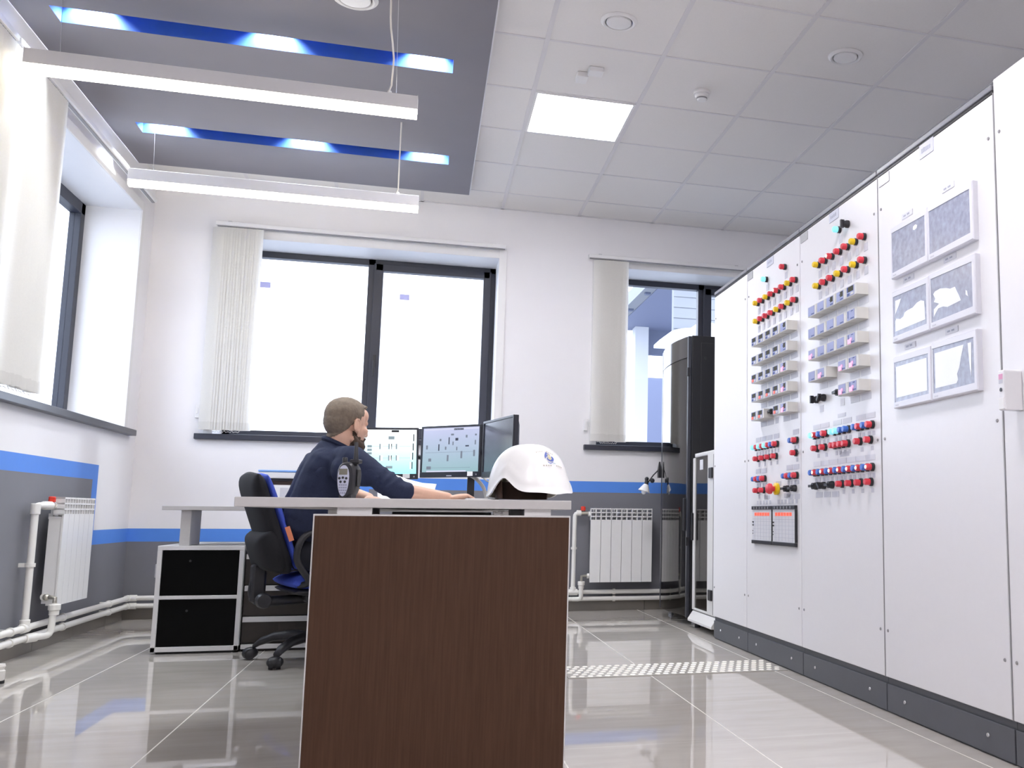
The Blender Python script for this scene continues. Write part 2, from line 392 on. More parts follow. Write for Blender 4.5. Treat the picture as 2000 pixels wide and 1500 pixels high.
for a, c, d, e in SL:                                                # recessed spotlights inside the slots
    for k, x in enumerate((a+.125, (a+c)/2+.03, c-.13)):
        y = e-.05
        which = ('left', 'middle', 'right')[k]; row = 'nearer' if d < 5 else 'farther'
        t = thing('recessed_spotlight', f'small spotlight inside the {which} part of the {row} blue soffit slot', 'spotlight', (x, y, SZ+.158), 0, 'spotlights inside the blue slots')
        q = MB(); q.lathe([(.02, 0), (.024, 0), (.024, -.02), (.018, -.02), (.018, -.004), (.001, -.004)], (x, y, SZ+.158)); q.build('housing', [ALU], t, True)
        l = bpy.data.lights.new('spot_beam', 'SPOT'); l.energy = 14.0; l.spot_size = R(118); l.spot_blend = .6; l.shadow_soft_size = .015; l.color = (.86, .94, 1.0)
        lo = bpy.data.objects.new('spot_beam', l); COL.objects.link(lo); lo.parent = t; lo.location = (0, -.002, -.024); lo.rotation_euler = (R(18), 0, 0)

# windows: reveals + frames + panes + sills
def window_back(n, w, mull, right_frame, xcut=None):
    x0, x1, z0, z1 = w; D = .33; yf = BY + D
    b = MB(); q = .0
    b.m(0)
    b.quad((x0, BY, z0), (x0, yf+.06, z0), (x0, yf+.06, z1), (x0, BY, z1)); b.quad((x1, BY, z0), (x1, yf+.06, z0), (x1, yf+.06, z1), (x1, BY, z1))
    b.quad((x0, BY, z1), (x1, BY, z1), (x1, yf+.06, z1), (x0, yf+.06, z1)); b.quad((x0, BY, z0), (x1, BY, z0), (x1, yf+.06, z0), (x0, yf+.06, z0))
    root = struct(b.build(f'window_{n}', [REVEAL]))
    c = MB()                                                          # casing round the opening
    c.box(x1, x1+.058, BY-.008, BY-.0005, z0, z1+.066); c.box(x0-.058, x0, BY-.008, BY-.0005, z0, z1+.066); c.box(x0, x1, BY-.008, BY-.0005, z1, z1+.066)
    c.build('casing', TRIMW, root, bevel=.002)
    f = MB(); f.m(0)
    f.box(x0, x1, yf, yf+.07, z1-.047, z1); f.box(x0, x1, yf, yf+.07, z0, z0+.06); f.box(x0, x0+.05, yf, yf+.07, z0, z1); f.box(x1-.045, x1, yf, yf+.07, z0, z1)
    f.box(mull-.055, mull+.0, yf, yf+.07, z0, z1)
    f.build('frame', FRAME, root, bevel=.003)
    s = MB(); a, c_ = mull+.0, x1-.045; yy = yf-.018
    s.box(a, c_, yy, yf+.05, z1-.047-.043, z1-.047+.012); s.box(a, c_, yy, yf+.05, z0+.03, z0+.11); s.box(a-.012, a+.058, yy, yf+.05, z0+.03, z1-.035); s.box(c_-.05, c_+.01, yy, yf+.05, z0+.03, z1-.035)
    s.build('sash', FRAME, root, bevel=.004)
    h = MB(); h.box(mull+.012, mull+.034, yy-.008, yy, 1.83, 1.93); h.box(mull+.016, mull+.03, yy-.03, yy-.008, 1.86, 1.875); h.box(mull+.016, mull+.03, yy-.042, yy-.028, 1.76, 1.878)
    h.build('handle', BLKP, root, bevel=.003)
    g = MB(); g.box(x0+.05, mull-.055, yf+.03, yf+.034, z0+.06, z1-.047); g.build('pane', GLASS, root)
    g = MB(); g.box(a+.058, c_-.05, yf+.024, yf+.028, z0+.11, z1-.09); g.build('pane', GLASS, root)
    return root
w1 = window_back(1, WB, -.43+.01, .0)
for x, z in ((-1.207, 2.43), (-.197, 2.407)):                          # small stickers on the panes
    q = MB(); q.box(x-.037, x+.037, BY+.35, BY+.3505, z-.023, z+.023); q.build('sticker', MATS.get('sticker_paper') or fabricmat('sticker_paper', (.62, .60, .75), .5), w1)
w2 = window_back(2, WB2, 2.255, .0)
# left window
y0, y1, z0, z1 = WL; xf = -2.235
b = MB()
b.quad((LX, y0, z0), (xf-.06, y0, z0), (xf-.06, y0, z1), (LX, y0, z1)); b.quad((LX, y1, z0), (xf-.06, y1, z0), (xf-.06, y1, z1), (LX, y1, z1))
b.quad((LX, y0, z1), (LX, y1, z1), (xf-.06, y1, z1), (xf-.06, y0, z1)); b.quad((LX, y0, z0), (LX, y1, z0), (xf-.06, y1, z0), (xf-.06, y0, z0))
w3 = struct(b.build('window_3', [REVEAL]))
c = MB(); c.box(LX+.0005, LX+.008, y1, y1+.058, z0, z1+.06); c.box(LX+.0005, LX+.008, y0-.058, y0, z0, z1+.06); c.box(LX+.0005, LX+.008, y0, y1, z1, z1+.06); c.build('casing', TRIMW, w3, bevel=.002)
f = MB(); f.box(xf-.07, xf, y0, y1, z1-.075, z1); f.box(xf-.07, xf, y0, y1, z0, z0+.09); f.box(xf-.07, xf, y0, y0+.06, z0, z1); f.box(xf-.07, xf, y1-.07, y1, z0, z1); f.box(xf-.07, xf, 5.7, 5.8, z0, z1)
f.build('frame', FRAME, w3, bevel=.003)
f = MB(); f.box(xf-.07, xf, 4.75, 4.85, z0, z1); f.build('mullion', FRAME, w3, bevel=.003)
g = MB(); g.box(xf-.04, xf-.036, y0+.06, 4.75, z0+.09, z1-.075); g.build('pane', GLASS, w3)
g = MB(); g.box(xf-.04, xf-.036, 4.85, 5.7, z0+.09, z1-.075); g.build('pane', GLASS, w3)
g = MB(); g.box(xf-.04, xf-.036, 5.8, y1-.07, z0+.09, z1-.075); g.build('pane', GLASS, w3)
# sills
b = MB(); b.box(-1.538, .60, BY-.04, BY+.33, 1.222, 1.261); tag(b.build('window_sill', SILL, bevel=.003), 'long dark window sill on the back wall under the double window behind the seated man', 'window sill', 'dark window sills')
b = MB(); b.box(1.187, 2.62, BY-.04, BY+.33, 1.222, 1.261); tag(b.build('window_sill', SILL, bevel=.003), 'dark window sill on the back wall above the white radiator by the black rack', 'window sill', 'dark window sills')
b = MB(); b.box(-2.235, -1.862, 3.80, 7.17, 1.222, 1.261); tag(b.build('window_sill', SILL, bevel=.003), 'dark window sill on the left wall above the side radiator', 'window sill', 'dark window sills')

# ---------------------------------------------------------------- vertical blinds
def blind(label, along_y, a0, a1, off, z, stack, nv, zb, tilt):
    """a0..a1 rail span, stack = span of the bunched vanes"""
    P = (lambda u, v, zz: (off+v, u, zz)) if along_y else (lambda u, v, zz: (u, off-v, zz))
    root = thing('vertical_blind', label, 'window blind', P((a0+a1)/2, 0, z), 0, 'vertical window blinds')
    b = MB()
    def bx(u0, u1, v0, v1, za, zb_):
        p, q = P(u0, v0, za), P(u1, v1, zb_)
        b.box(min(p[0], q[0]), max(p[0], q[0]), min(p[1], q[1]), max(p[1], q[1]), min(p[2], q[2]), max(p[2], q[2]))
    bx(a0, a1, -.02, .02, z, z+.028); b.build('headrail', TRIMW, root, bevel=.003)
    b = MB(); bx(a0+.01, a1-.01, -.008, .008, z-.006, z); b.build('rail_shadow', SEAM, root)  # grey strip standing in for the shadow line under the rail
    for u in (a0+.09, a1-.09):
        b = MB(); bx(u-.012, u+.012, -.03, .012, z+.028, z+.036); b.build('bracket', ALU, root)
    for k in range(nv):
        u = stack[0] + (stack[1]-stack[0])*(k+.5)/nv + random.uniform(-.003, .003)
        t = tilt + random.uniform(-.03, .03); w = .0445
        b = MB(); rs = []
        zt, zl = z-.012, zb + random.uniform(-.004, .004)
        nseg = 5
        for zz in (zt, zl+.055, zl):
            rs.append([P(u + w*cos(t)*(-1+2*i/nseg), w*sin(t)*(-1+2*i/nseg) + .006*(1-(-1+2*i/nseg)**2), zz) for i in range(nseg+1)])
        V = [[b.bm.verts.new(p) for p in r] for r in rs]
        for j in range(2):
            b.mi = 1 if j == 1 else 0
            for i in range(nseg): b.face([V[j][i], V[j][i+1], V[j+1][i+1], V[j+1][i]])
        b.build('vane', [BLIND, BWEIGHT], root, 'all')
    b = MB(); pts = [P(stack[0]+.04+(stack[1]-stack[0]-.08)*i/20, .0, zb-.004-.012*abs(sin(i*pi/2.5))) for i in range(21)]
    b.tube(pts, .002, 6); b.build('bead_chain', TRIMW, root, True)
    return root
blind('cream vertical blind drawn to the left of the double window', False, -1.488, .545, BY-.07, 2.745, (-1.478, -1.205), 15, 1.285, .42)
blind('narrow cream vertical blind by the window beside the black rack', False, 1.184, 2.50, BY-.07, 2.732, (1.262, 1.475), 12, 1.285, .42)
blind('nearest cream vertical blind at the left edge of the left wall window', True, 3.86, 4.70, -1.835, 2.80, (4.25, 4.745), 22, 1.285, .40)
blind('cream vertical blind hanging below the ends of the pendant lamps at the left wall window', True, 4.72, 7.02, -1.835, 2.80, (4.86, 5.30), 20, 1.285, .40)
for x, y, w, lb in ((-1.53, BY, 0, 'small white cord holder on the back wall beside the blind of the double window'), (1.20, BY, 0, 'small white cord holder on the back wall beside the narrow blind')):
    b = MB(); b.box(x-.014, x+.014, y-.026, y-.001, 1.37, 1.46); b.box(x-.005, x+.005, y-.03, y-.026, 1.40, 1.44)
    tag(b.build('cord_holder', TRIMW, bevel=.004), lb, 'cord holder', 'blind cord holders')

# ================================================================ RADIATORS AND PIPES
def radiator(label, loc, rz):
    root = thing('radiator', label, 'radiator', loc, rz, 'white sectional radiators')
    # local: x along, -y to the room, z up; centre at x=0, wall side y=0
    def sec():
        b = MB(); h = .555; x0, x1 = -.0385, .0385; yf = -.082
        b.box(x0, x1, yf, yf+.008, 0, h-.095)                       # front plate
        for z in (h-.095, h-.066, h-.037, h-.009): b.box(x0, x1, yf, yf+.05, z, z+.008)
        b.box(-.004, .004, yf, yf+.06, h-.095, h)
        b.box(x0, x0+.004, yf+.001, yf+.05, h-.095, h); b.box(x1-.004, x1, yf+.001, yf+.05, h-.095, h)
        b.box(-.03, .03, yf+.05, -.012, .01, h-.10); b.box(-.012, .012, yf+.06, -.012, h-.10, h-.01)                  # waterway block
        for xx in (-.03, .026): b.box(xx, xx+.004, yf+.008, yf+.05, .0, h-.1)
        b.box(-.002, .002, yf+.008, yf+.05, .0, h-.1)
        return b
    me = steal(sec().build('section', RADW, bevel=.003))
    for k in range(6): 
        o = inst('section', me, root, origin(root)); o.location = (-.2+.08*k, 0, 0)
    for z in (.045, .51):
        b = MB(); b.cyl((-.25, -.03, z), (-.235, -.03, z), .019); b.build('end_plug', PIPEW, root, True, local=True)
    for x in (-.1, .1):
        b = MB(); b.box(x-.01, x+.01, -.035, .03, .44, .47); b.build('wall_bracket', RADW, root, local=True)
    return root
radiator('white six-section radiator under the right back window', (1.478, BY-.035, .218), 0)
radiator('white six-section radiator on the grey left wall under the window', (LX+.04, 5.935, .235), R(-90)*-1)
XP, YP = LX+.05, BY-.05
def rnd(pts, rad=.03):
    out = [Vector(pts[0])]
    for a, b_, c in zip(pts, pts[1:], pts[2:]):
        a, b_, c = map(Vector, (a, b_, c)); u, v = (a-b_).normalized(), (c-b_).normalized()
        for t in (0, .25, .5, .75, 1): out.append((b_+u*rad)*(1-t)**2 + 2*b_*t*(1-t) + (b_+v*rad)*t*t)
    out.append(Vector(pts[-1])); return out
up_ = thing('heating_pipe', 'upper white pipe low on both walls, with two risers to the radiators', 'pipe', (XP, YP, .143), 0, 'white heating pipes')
b = MB(); b.tube(rnd([(XP, 2.0, .143), (XP, YP, .143), (XR-.3, YP, .143)], .04), .0165, 12); b.build('pipe', PIPEW, up_, True)
lo_ = thing('heating_pipe', 'lower white pipe low on both walls, with two short drops from the radiators', 'pipe', (XP, YP, .092), 0, 'white heating pipes')
b = MB(); b.tube(rnd([(XP, 2.0, .092), (XP, YP, .092), (XR-.3, YP, .092)], .04), .0165, 12); b.build('pipe', PIPEW, lo_, True)
for root, zz in ((up_, .143), (lo_, .092)):
    for y in (4.3, 5.35, 6.05, 6.85):
        b = MB(); b.box(LX+.001, XP-.01, y-.008, y+.008, zz-.012, zz+.012); b.lathe([(.0168, -.009), (.022, -.009), (.022, .009), (.0168, .009)], (XP, y, zz), 'y', 14); b.build('pipe_clip', PIPEW, root, 40)
    for x in (-1.45, .2, 1.44):
        b = MB(); b.box(x-.008, x+.008, YP+.01, BY-.001, zz-.012, zz+.012); b.lathe([(.0168, -.009), (.022, -.009), (.022, .009), (.0168, .009)], (x, YP, zz), 'x', 14); b.build('pipe_clip', PIPEW, root, 40)
    for c0, c1 in (((XP, YP-.05, zz), (XP, YP-.005, zz)), ((XP+.005, YP, zz), (XP+.05, YP, zz))):
        b = MB(); b.cyl(c0, c1, .022, n=14); b.build('fitting', PIPEW, root, 40, bevel=.002)
# left radiator feed
fr = up_
b = MB(); b.tube(rnd([(XP, 5.52, .16), (XP, 5.52, .745), (XP+.02, 5.66, .745)], .035), .0165, 12); b.build('pipe', PIPEW, fr, True)
for p, q, rr in (((XP, 5.52, .15), (XP, 5.52, .185), .023), ((XP, 5.485, .143), (XP, 5.555, .143), .0235), ((XP, 5.52, .70), (XP, 5.52, .755), .022), ((XP+.005, 5.60, .745), (XP+.02, 5.66, .745), .022)):
    b = MB(); b.cyl(p, q, rr, n=14); b.build('fitting', PIPEW, fr, 40, bevel=.003)
b = MB(); b.cyl((XP+.02, 5.655, .745), (XP+.02, 5.688, .745), .014, n=12); b.cyl((XP+.02, 5.67, .745), (XP+.02, 5.67, .765), .008, n=10); b.build('valve', BRASS, fr, 40)
b = MB(); b.lathe([(.012, 0), (.017, .003), (.017, .026), (.013, .03), (.001, .03)], (XP+.02, 5.67, .762), 'z', 10); b.build('valve_knob', REDP, fr, 30)['label'] = 'red valve knob'
b = MB(); b.box(LX+.001, XP-.01, 5.512, 5.528, .44, .46); b.lathe([(.0168, -.009), (.023, -.009), (.023, .009), (.0168, .009)], (XP, 5.52, .45), 'z', 14); b.build('pipe_clip', PIPEW, fr, 40)
rr_ = lo_
b = MB(); b.tube(rnd([(XP+.02, 5.57, .092), (XP+.07, 5.66, .092), (XP+.075, 5.67, .25)], .03), .0165, 12); b.build('pipe', PIPEW, rr_, True)
for p, q, rr in (((XP+.003, 5.53, .092), (XP+.03, 5.59, .092), .0225), ((XP+.075, 5.67, .19), (XP+.075, 5.67, .215), .023), ((XP+.075, 5.67, .215), (XP+.075, 5.67, .245), .028)):
    b = MB(); b.cyl(p, q, rr, n=14); b.build('fitting', PIPEW, rr_, 40, bevel=.003)
b = MB(); b.tube([(XP+.075, 5.67, .24), (XP+.074, 5.67, .275), (XP+.05, 5.675, .28), (XP+.035, 5.69, .28)], .011, 10); b.ball((XP+.03, 5.684, .28), .017); b.build('valve', BRASS, rr_, True)
# back radiator feed
fr = up_
b = MB(); b.tube(rnd([(1.125, YP, .16), (1.128, YP, .735), (1.17, YP, .735)], .03), .0165, 12); b.build('pipe', PIPEW, fr, True)
for p, q, rr in (((1.125, YP, .15), (1.125, YP, .18), .023), ((1.09, YP, .143), (1.16, YP, .143), .0235), ((1.14, YP, .735), (1.175, YP, .735), .022)):
    b = MB(); b.cyl(p, q, rr, n=14); b.build('fitting', PIPEW, fr, 40, bevel=.003)
b = MB(); b.cyl((1.17, YP, .735), (1.226, YP, .735), .013, n=12); b.cyl((1.19, YP, .735), (1.19, YP, .755), .008, n=10); b.build('valve', BRASS, fr, 40)
b = MB(); b.lathe([(.012, 0), (.018, .003), (.018, .03), (.013, .034), (.001, .034)], (1.19, YP, .752), 'z', 10); b.build('valve_knob', REDP, fr, 30)['label'] = 'red valve knob'
b = MB(); b.box(1.118, 1.134, YP+.01, BY-.001, .46, .48); b.lathe([(.0168, -.009), (.023, -.009), (.023, .009), (.0168, .009)], (1.126, YP, .47), 'z', 14); b.build('pipe_clip', PIPEW, fr, 40)
rr_ = lo_
b = MB(); b.tube(rnd([(1.12, YP-.012, .092), (1.182, YP-.035, .092), (1.182, YP-.035, .22)], .025), .0165, 12); b.build('pipe', PIPEW, rr_, True)
for p, q, rr in (((1.182, YP-.035, .17), (1.182, YP-.035, .195), .021), ((1.182, YP-.035, .195), (1.182, YP-.035, .225), .026)):
    b = MB(); b.cyl(p, q, rr, n=14); b.build('fitting', PIPEW, rr_, 40, bevel=.003)
b = MB(); b.tube([(1.182, YP-.035, .22), (1.183, YP-.033, .262), (1.205, YP-.02, .263), (1.228, YP-.01, .263)], .010, 10); b.build('valve', BRASS, rr_, True)

# ================================================================ CEILING FITTINGS AND LAMPS
t = thing('ceiling_light_panel', 'square lit panel set into the tiled ceiling', 'ceiling light', (GX+.3, GY-.6*3.5, CZ))
x0, x1, y0, y1 = GX+.012, GX+.588, GY-2.4+.008, GY-1.8-.008
b = MB(); b.box(x0+.014, x1-.014, y0+.014, y1-.014, CZ-.005, CZ-.002); b.build('diffuser', LEDP, t)
b = MB()
for q in ((x0, x1, y0, y0+.014), (x0, x1, y1-.014, y1), (x0, x0+.014, y0+.014, y1-.014), (x1-.014, x1, y0+.014, y1-.014)): b.box(*q, CZ-.006, CZ-.0005)
b.build('frame', TRIMW, t)
for gx_, gy_, lb in ((0, 9, 'added square lit panel, out of view in the tiled ceiling just in front of the camera'), (0, 14, 'added square lit panel, unseen in the tiled ceiling behind the camera, above the aisle'), (-3, 14, 'added square lit panel, unseen in the tiled ceiling behind the camera, nearest the left wall'), (3, 14, 'added square lit panel, unseen in the tiled ceiling behind the camera, nearest the right wall')):
    dup(t, (GX+.3+.6*gx_, GY-.6*(gy_-.5), CZ), lb)  # extra panels out of view, added to brighten the room and back wall
def diffuser(c, r, label):
    t = thing('air_diffuser', label, 'air vent', c, 0, 'round ceiling air valves')
    b = MB(); b.lathe([(r*.80, -.001), (r*.84, -.010), (r*.93, -.013), (r*1.06, -.006), (r*1.10, -.001)], c, 'z', 36); b.build('ring', TRIMW, t, True)
    b = MB(); b.lathe([(.001, -.016), (r*.5, -.0155), (r*.72, -.012), (r*.755, -.007), (r*.74, -.003), (.001, -.003)], c, 'z', 36); b.build('disc', TRIMW, t, True)
    b = MB(); b.lathe([(r*.78, -.003), (.001, -.003), (.001, -.0005), (r*.78, -.0005)], c, 'z', 36); b.build('gap', SEAM, t)
diffuser((.816, 4.262, CZ), .081, 'round white air valve in the ceiling above the bright square panel')
diffuser((2.007, 4.266, CZ), .081, 'round white air valve in the ceiling above the white cabinets')
diffuser((-.385, 4.29, SZ), .092, 'round white air valve in the dark grey soffit')
c = (1.414, 4.878, CZ)
t = thing('smoke_detector', 'small white smoke detector in the middle of the tiled ceiling', 'smoke detector', c)
b = MB(); b.lathe([(.046, -.0005), (.048, -.010), (.044, -.018), (.001, -.018)], c, 'z', 28); b.build('base', TRIMW, t, True)
b = MB(); b.lathe([(.038, -.018), (.040, -.030), (.034, -.040), (.001, -.040)], c, 'z', 28); b.build('head', TRIMW, t, True)
b = MB(); b.lathe([(.030, -.040), (.030, -.048), (.001, -.048)], c, 'z', 28); b.build('chamber', SEAM, t, True)
b = MB(); b.lathe([(.029, -.048), (.022, -.055), (.001, -.056)], c, 'z', 28); b.build('cap', TRIMW, t, True)
t = thing('ceiling_sensor', 'pair of small white boxes on the ceiling above the bright square panel', 'sensor', (.77, 4.86, CZ))
b = MB(); b.box(.705, .765, 4.83, 4.92, CZ-.03, CZ-.0005); b.build('sensor_box', TRIMW, t, bevel=.004)
b = MB(); b.box(.757, .835, 4.755, 4.825, CZ-.026, CZ-.0005); b.build('junction_box', TRIMW, t, bevel=.004)
def lamp(y, zb, xl, label, cab, wires):
    x0, x1, z0, z1 = xl, -.102, zb, zb+.105; w = .03
    t = thing('linear_pendant_lamp', label, 'pendant lamp', ((x0+x1)/2, y, z0), 0, 'long pendant lamps under the grey soffit')
    b = MB(); b.box(x0, x1, y-w, y+w, z0+.036, z1); b.build('body', mat('lamp_body_enamel', (.78, .76, .76), .45, noise=.02), t, bevel=.002)
    b = MB(); rs = []
    for x in (x0+.002, x1-.002):
        rs.append([(x, y-w+.001, z0+.036), (x, y-w+.002, z0+.012), (x, y-w*.75, z0+.003), (x, y, z0), (x, y+w*.75, z0+.003), (x, y+w-.002, z0+.012), (x, y+w-.001, z0+.036)])
    b.rings(rs); b.build('light_diffuser', LEDE, t)
    for xx in (x0, x1):
        b = MB(); b.box(min(xx, xx+(.002 if xx < -1 else -.002))-.0005, max(xx, xx+(.002 if xx < -1 else -.002))+.0005, y-w-.001, y+w+.001, z0+.034, z1+.001); b.build('end_cap', TRIMW, t)
    for p, q in wires:
        b = MB(); b.tube([p, q], .0009, 6); b.build('suspension_wire', ALU, t)
    b = MB(); b.tube(cab, .0042, 8); b.build('power_cable', WHITEC, t, True)
    b = MB(); b.lathe([(.008, -.0), (.008, .012), (.004, .02)], (x1-.13, y, z1), 'z', 12); b.build('cable_grip', TRIMW, t, True)
lamp(4.66, 2.640, -1.770, 'long lit pendant lamp hanging nearer the camera under the grey soffit',
     [(-.246, 4.655, 2.748), (-.235, 4.632, 2.757), (-.226, 4.61, 2.772), (-.220, 4.542, 2.811), (-.215, 4.48, 2.846), (-.220, 4.405, 2.885), (-.227, 4.333, 2.92), (-.228, 4.275, 2.946), (-.225, 4.19, 2.983), (-.22, 4.08, SZ+.002)],
     [((-1.640, 4.66, 2.745), (-1.652, 4.66, SZ+.002)), ((-.204, 4.66, 2.745), (-.19, 4.05, SZ+.002))])
lamp(6.27, 2.667, -1.783, 'long lit pendant lamp hanging farther away under the grey soffit',
     [(-.258, 6.265, 2.771), (-.243, 6.244, 2.778), (-.231, 6.21, 2.79), (-.224, 6.0, 2.885), (-.217, 5.832, 2.955), (-.211, 5.66, SZ+.002)],
     [((-1.655, 6.27, 2.772), (-1.665, 6.27, SZ+.002)), ((-.234, 6.27, 2.772), (-.205, 5.65, SZ+.002))])

# ================================================================ CONTROL CABINETS ALONG THE RIGHT
CD = .78
def cap_button(name, cap, lit=False, r=.0150):
    b = MB()
    b.m(0).lathe([(r*1.12, -.001), (r*1.12, -.010), (r*1.0, -.012), (.001, -.012)], (0, 0, 0), 'x', 20)
    b.m(1).lathe([(r*.86, -.011), (r*.86, -.030), (r*.72, -.034), (.001, -.034)], (0, 0, 0), 'x', 20)
    ms = [BLKP, cap]
    if lit: b.m(2).lathe([(r*.46, -.034), (r*.36, -.0362), (.001, -.0362)], (0, 0, 0), 'x', 16); ms.append(CAPL)
    return steal(b.build(name, ms, smooth=35))
BTN = {'R': cap_button('push_button', CAPR), 'B': cap_button('push_button', CAPB), 'C': cap_button('push_button', CAPC), 'Y': cap_button('push_button', CAPY), 'L': cap_button('push_button', CAPR, True)}
BLAB = {'R': 'red push button', 'B': 'blue push button', 'C': 'bright cyan lit button', 'Y': 'yellow lamp button', 'L': 'red button lit white in the middle'}
def ind(name, cap, lit=False):                                        # indicator lamp: cap over a coloured ring, no black collar
    b = MB(); r = .0150
    b.m(1).lathe([(r*1.02, -.001), (r*1.02, -.012), (r*.9, -.014), (.001, -.014)], (0, 0, 0), 'x', 20)
    b.m(0).lathe([(r*.9, -.014), (r*.9, -.030), (r*.7, -.035), (.001, -.035)], (0, 0, 0), 'x', 20)
    ms = [cap, BLKP]
    if lit: b.m(2).lathe([(r*.5, -.035), (r*.4, -.037), (.001, -.037)], (0, 0, 0), 'x', 16); ms.append(CAPL)
    return steal(b.build(name, ms, smooth=35))
IND = {'R': ind('indicator_lamp', CAPR), 'Y': ind('indicator_lamp', CAPY), 'C': ind('indicator_lamp', CAPC), 'L': ind('indicator_lamp', CAPR, True)}
ILAB = {'R': 'red indicator lamp', 'Y': 'yellow indicator lamp', 'C': 'bright cyan lit indicator lamp', 'L': 'red indicator lamp lit in the middle'}
b = MB(); b.lathe([(.0165, -.001), (.0165, -.012), (.0145, -.015), (.0145, -.026), (.001, -.026)], (0, 0, 0), 'x', 20); b.box(-.038, -.022, -.0055, .0055, -.017, .017)
SELM = steal(b.build('selector_switch', BLKP, smooth=35, bevel=.0))
b = MB(); b.box(-.0012, -.0001, -.016, .016, -.011, .011); LABM = steal(b.build('label_plate', LABELM))
b = MB(); b.box(-.0012, -.0001, -.016, .016, -.011, .011); LABPM = steal(b.build('label_plate', LABELP))
def label(parent, y, z, w=.032, h=.022, pale=False):
    o = inst('label_plate', LABPM if pale else LABM, parent, (RX, y, z)); o.scale = (1, w/.032, h/.022); return o
def cabinet(label_, ya, yb, x=RX, trim=True, ztop=2.07, rows=2):
    root = thing('control_cabinet', label_, 'cabinet', (x, (ya+yb)/2, 0), 0, 'white control cabinets in a row')
    b = MB(); b.box(x+.022, x+CD, ya+.001, yb-.001, .132, ztop+ (.0 if trim else .0)); b.build('body', CABW2, root)
    b = MB(); b.box(x, x+.02, ya+.004, yb-.004, .130, ztop-.002); b.build('front_panel', CABW, root, bevel=.003)
    b = MB(); b.box(x+.014, x+CD-.03, ya+.001, yb-.001, 0, .131); b.box(x+.006, x+.014, ya+.004, yb-.004, .006, .104); b.build('plinth', PLINTH, root, bevel=.001)
    if trim:
        b = MB(); b.box(x+.001, x+CD, ya+.001, yb-.001, ztop+.0005, ztop+.012); b.build('top_gap', DARK, root)
        b = MB(); b.box(x-.004, x+CD, ya+.0035, yb-.0035, ztop+.011, ztop+.031); b.build('top_rail', CABTRIM, root, bevel=.004)
    for yy in (ya+.03, yb-.03):
        for zz in ((.30, 1.02, 1.93) if trim else (.30, 1.93)):
            b = MB(); b.lathe([(.006, -.0005), (.005, -.003), (.001, -.003)], (x, yy, zz), 'x', 10); b.build('screw', SEAM, root)
    for yy in (ya+.14, yb-.14):
        b = MB(); b.lathe([(.007, -.001), (.006, -.004), (.001, -.004)], (x+.006, yy, .060), 'x', 12); b.build('bolt', ALU, root)
    return root
SEAMS = [5.54, 4.922, 4.148, 3.331, 2.524, 1.712, .905]
c1 = cabinet('narrow blank white control cabinet at the far end of the row beside the tall racks', SEAMS[1], SEAMS[0])
c2 = cabinet('white control cabinet with two black-framed recorder displays low on its door', SEAMS[2], SEAMS[1])
c3 = cabinet('white control cabinet with a long bottom row of white-lit red buttons', SEAMS[3], SEAMS[2])
c4 = cabinet('white control cabinet with six film-covered panel screens', SEAMS[4], SEAMS[3])
c5 = cabinet('blank white control cabinet nearest the camera, right of the small cabinet lock', SEAMS[5], SEAMS[4], x=RX, trim=False, ztop=2.115)
for k, (root, yy) in enumerate(((c4, SEAMS[3]), (c5, SEAMS[4]))):      # dark gaskets at the wide seams
    b = MB(); b.box(RX-.0015, RX+.012, yy-.0039, yy-.0002, .13, 2.07); b.build('gasket', SEAM, root)
def plate(parent, y, z, w, h, m, marks):
    b = MB(); b.m(0).box(RX-.0025, RX-.0002, y-w/2, y+w/2, z-h/2, z+h/2)
    b.m(1)
    rnd_ = random.Random(int(y*1000))
    if marks:
        u = y+w*.34
        for k in range(marks):
            ww = w*.62/marks
            b.box(RX-.003, RX-.0024, u-ww*.7, u, z-h*.16, z+h*(.10+.1*rnd_.random())); u -= ww*1.08
    b.build('nameplate', [m, PLATED], parent)
PLD = mat('brushed_steel_plate', (.42, .42, .43), .4, .3, noise=.12, scale=60)
plate(c4, 2.940, 2.045, .098, .052, PLATEM, 6); plate(c3, 3.748, 2.043, .098, .044, PLATEM, 4); plate(c2, 4.553, 2.043, .098, .042, PLATEM, 4)
plate(c4, 3.270, 2.043, .085, .040, PLD, 0); plate(c3, 4.090, 2.043, .085, .042, PLD, 0); plate(c2, 4.868, 2.043, .085, .040, PLD, 0)
for y, z in ((3.090, 1.845), (2.801, 1.852), (3.090, 1.600), (2.801, 1.602), (3.088, 1.347), (2.801, 1.350)): plate(c4, y, z, .08, .020, LABELP, 2)
# --- indicators, buttons
L3 = [(3.685, 1.96, 'C')] + [(y, 1.86, c) for y, c in zip((3.909, 3.834, 3.759, 3.679, 3.601, 3.522, 3.444), 'YRLRRYR')] + [(y, 1.761, c) for y, c in zip((3.909, 3.834, 3.757, 3.677, 3.601, 3.520, 3.443), 'YRRYRYR')]
L2 = [(4.597, 1.958, 'C'), (4.331, 1.958, 'R')] + [(y, 1.857, c) for y, c in zip((4.728, 4.656, 4.572, 4.499, 4.420, 4.343, 4.260, 4.187), 'YRYRLRYR')] + [(y, 1.758, c) for y, c in zip((4.727, 4.656, 4.578, 4.499, 4.416, 4.343, 4.259, 4.185), 'YRRRYRYR')]
for root, lst in ((c3, L3), (c2, L2)):
    for y, z, c in lst:
        inst('indicator_lamp', IND[c], root, (RX, y, z), ILAB[c]); label(root, y-.004, z-.043, .034, .034)
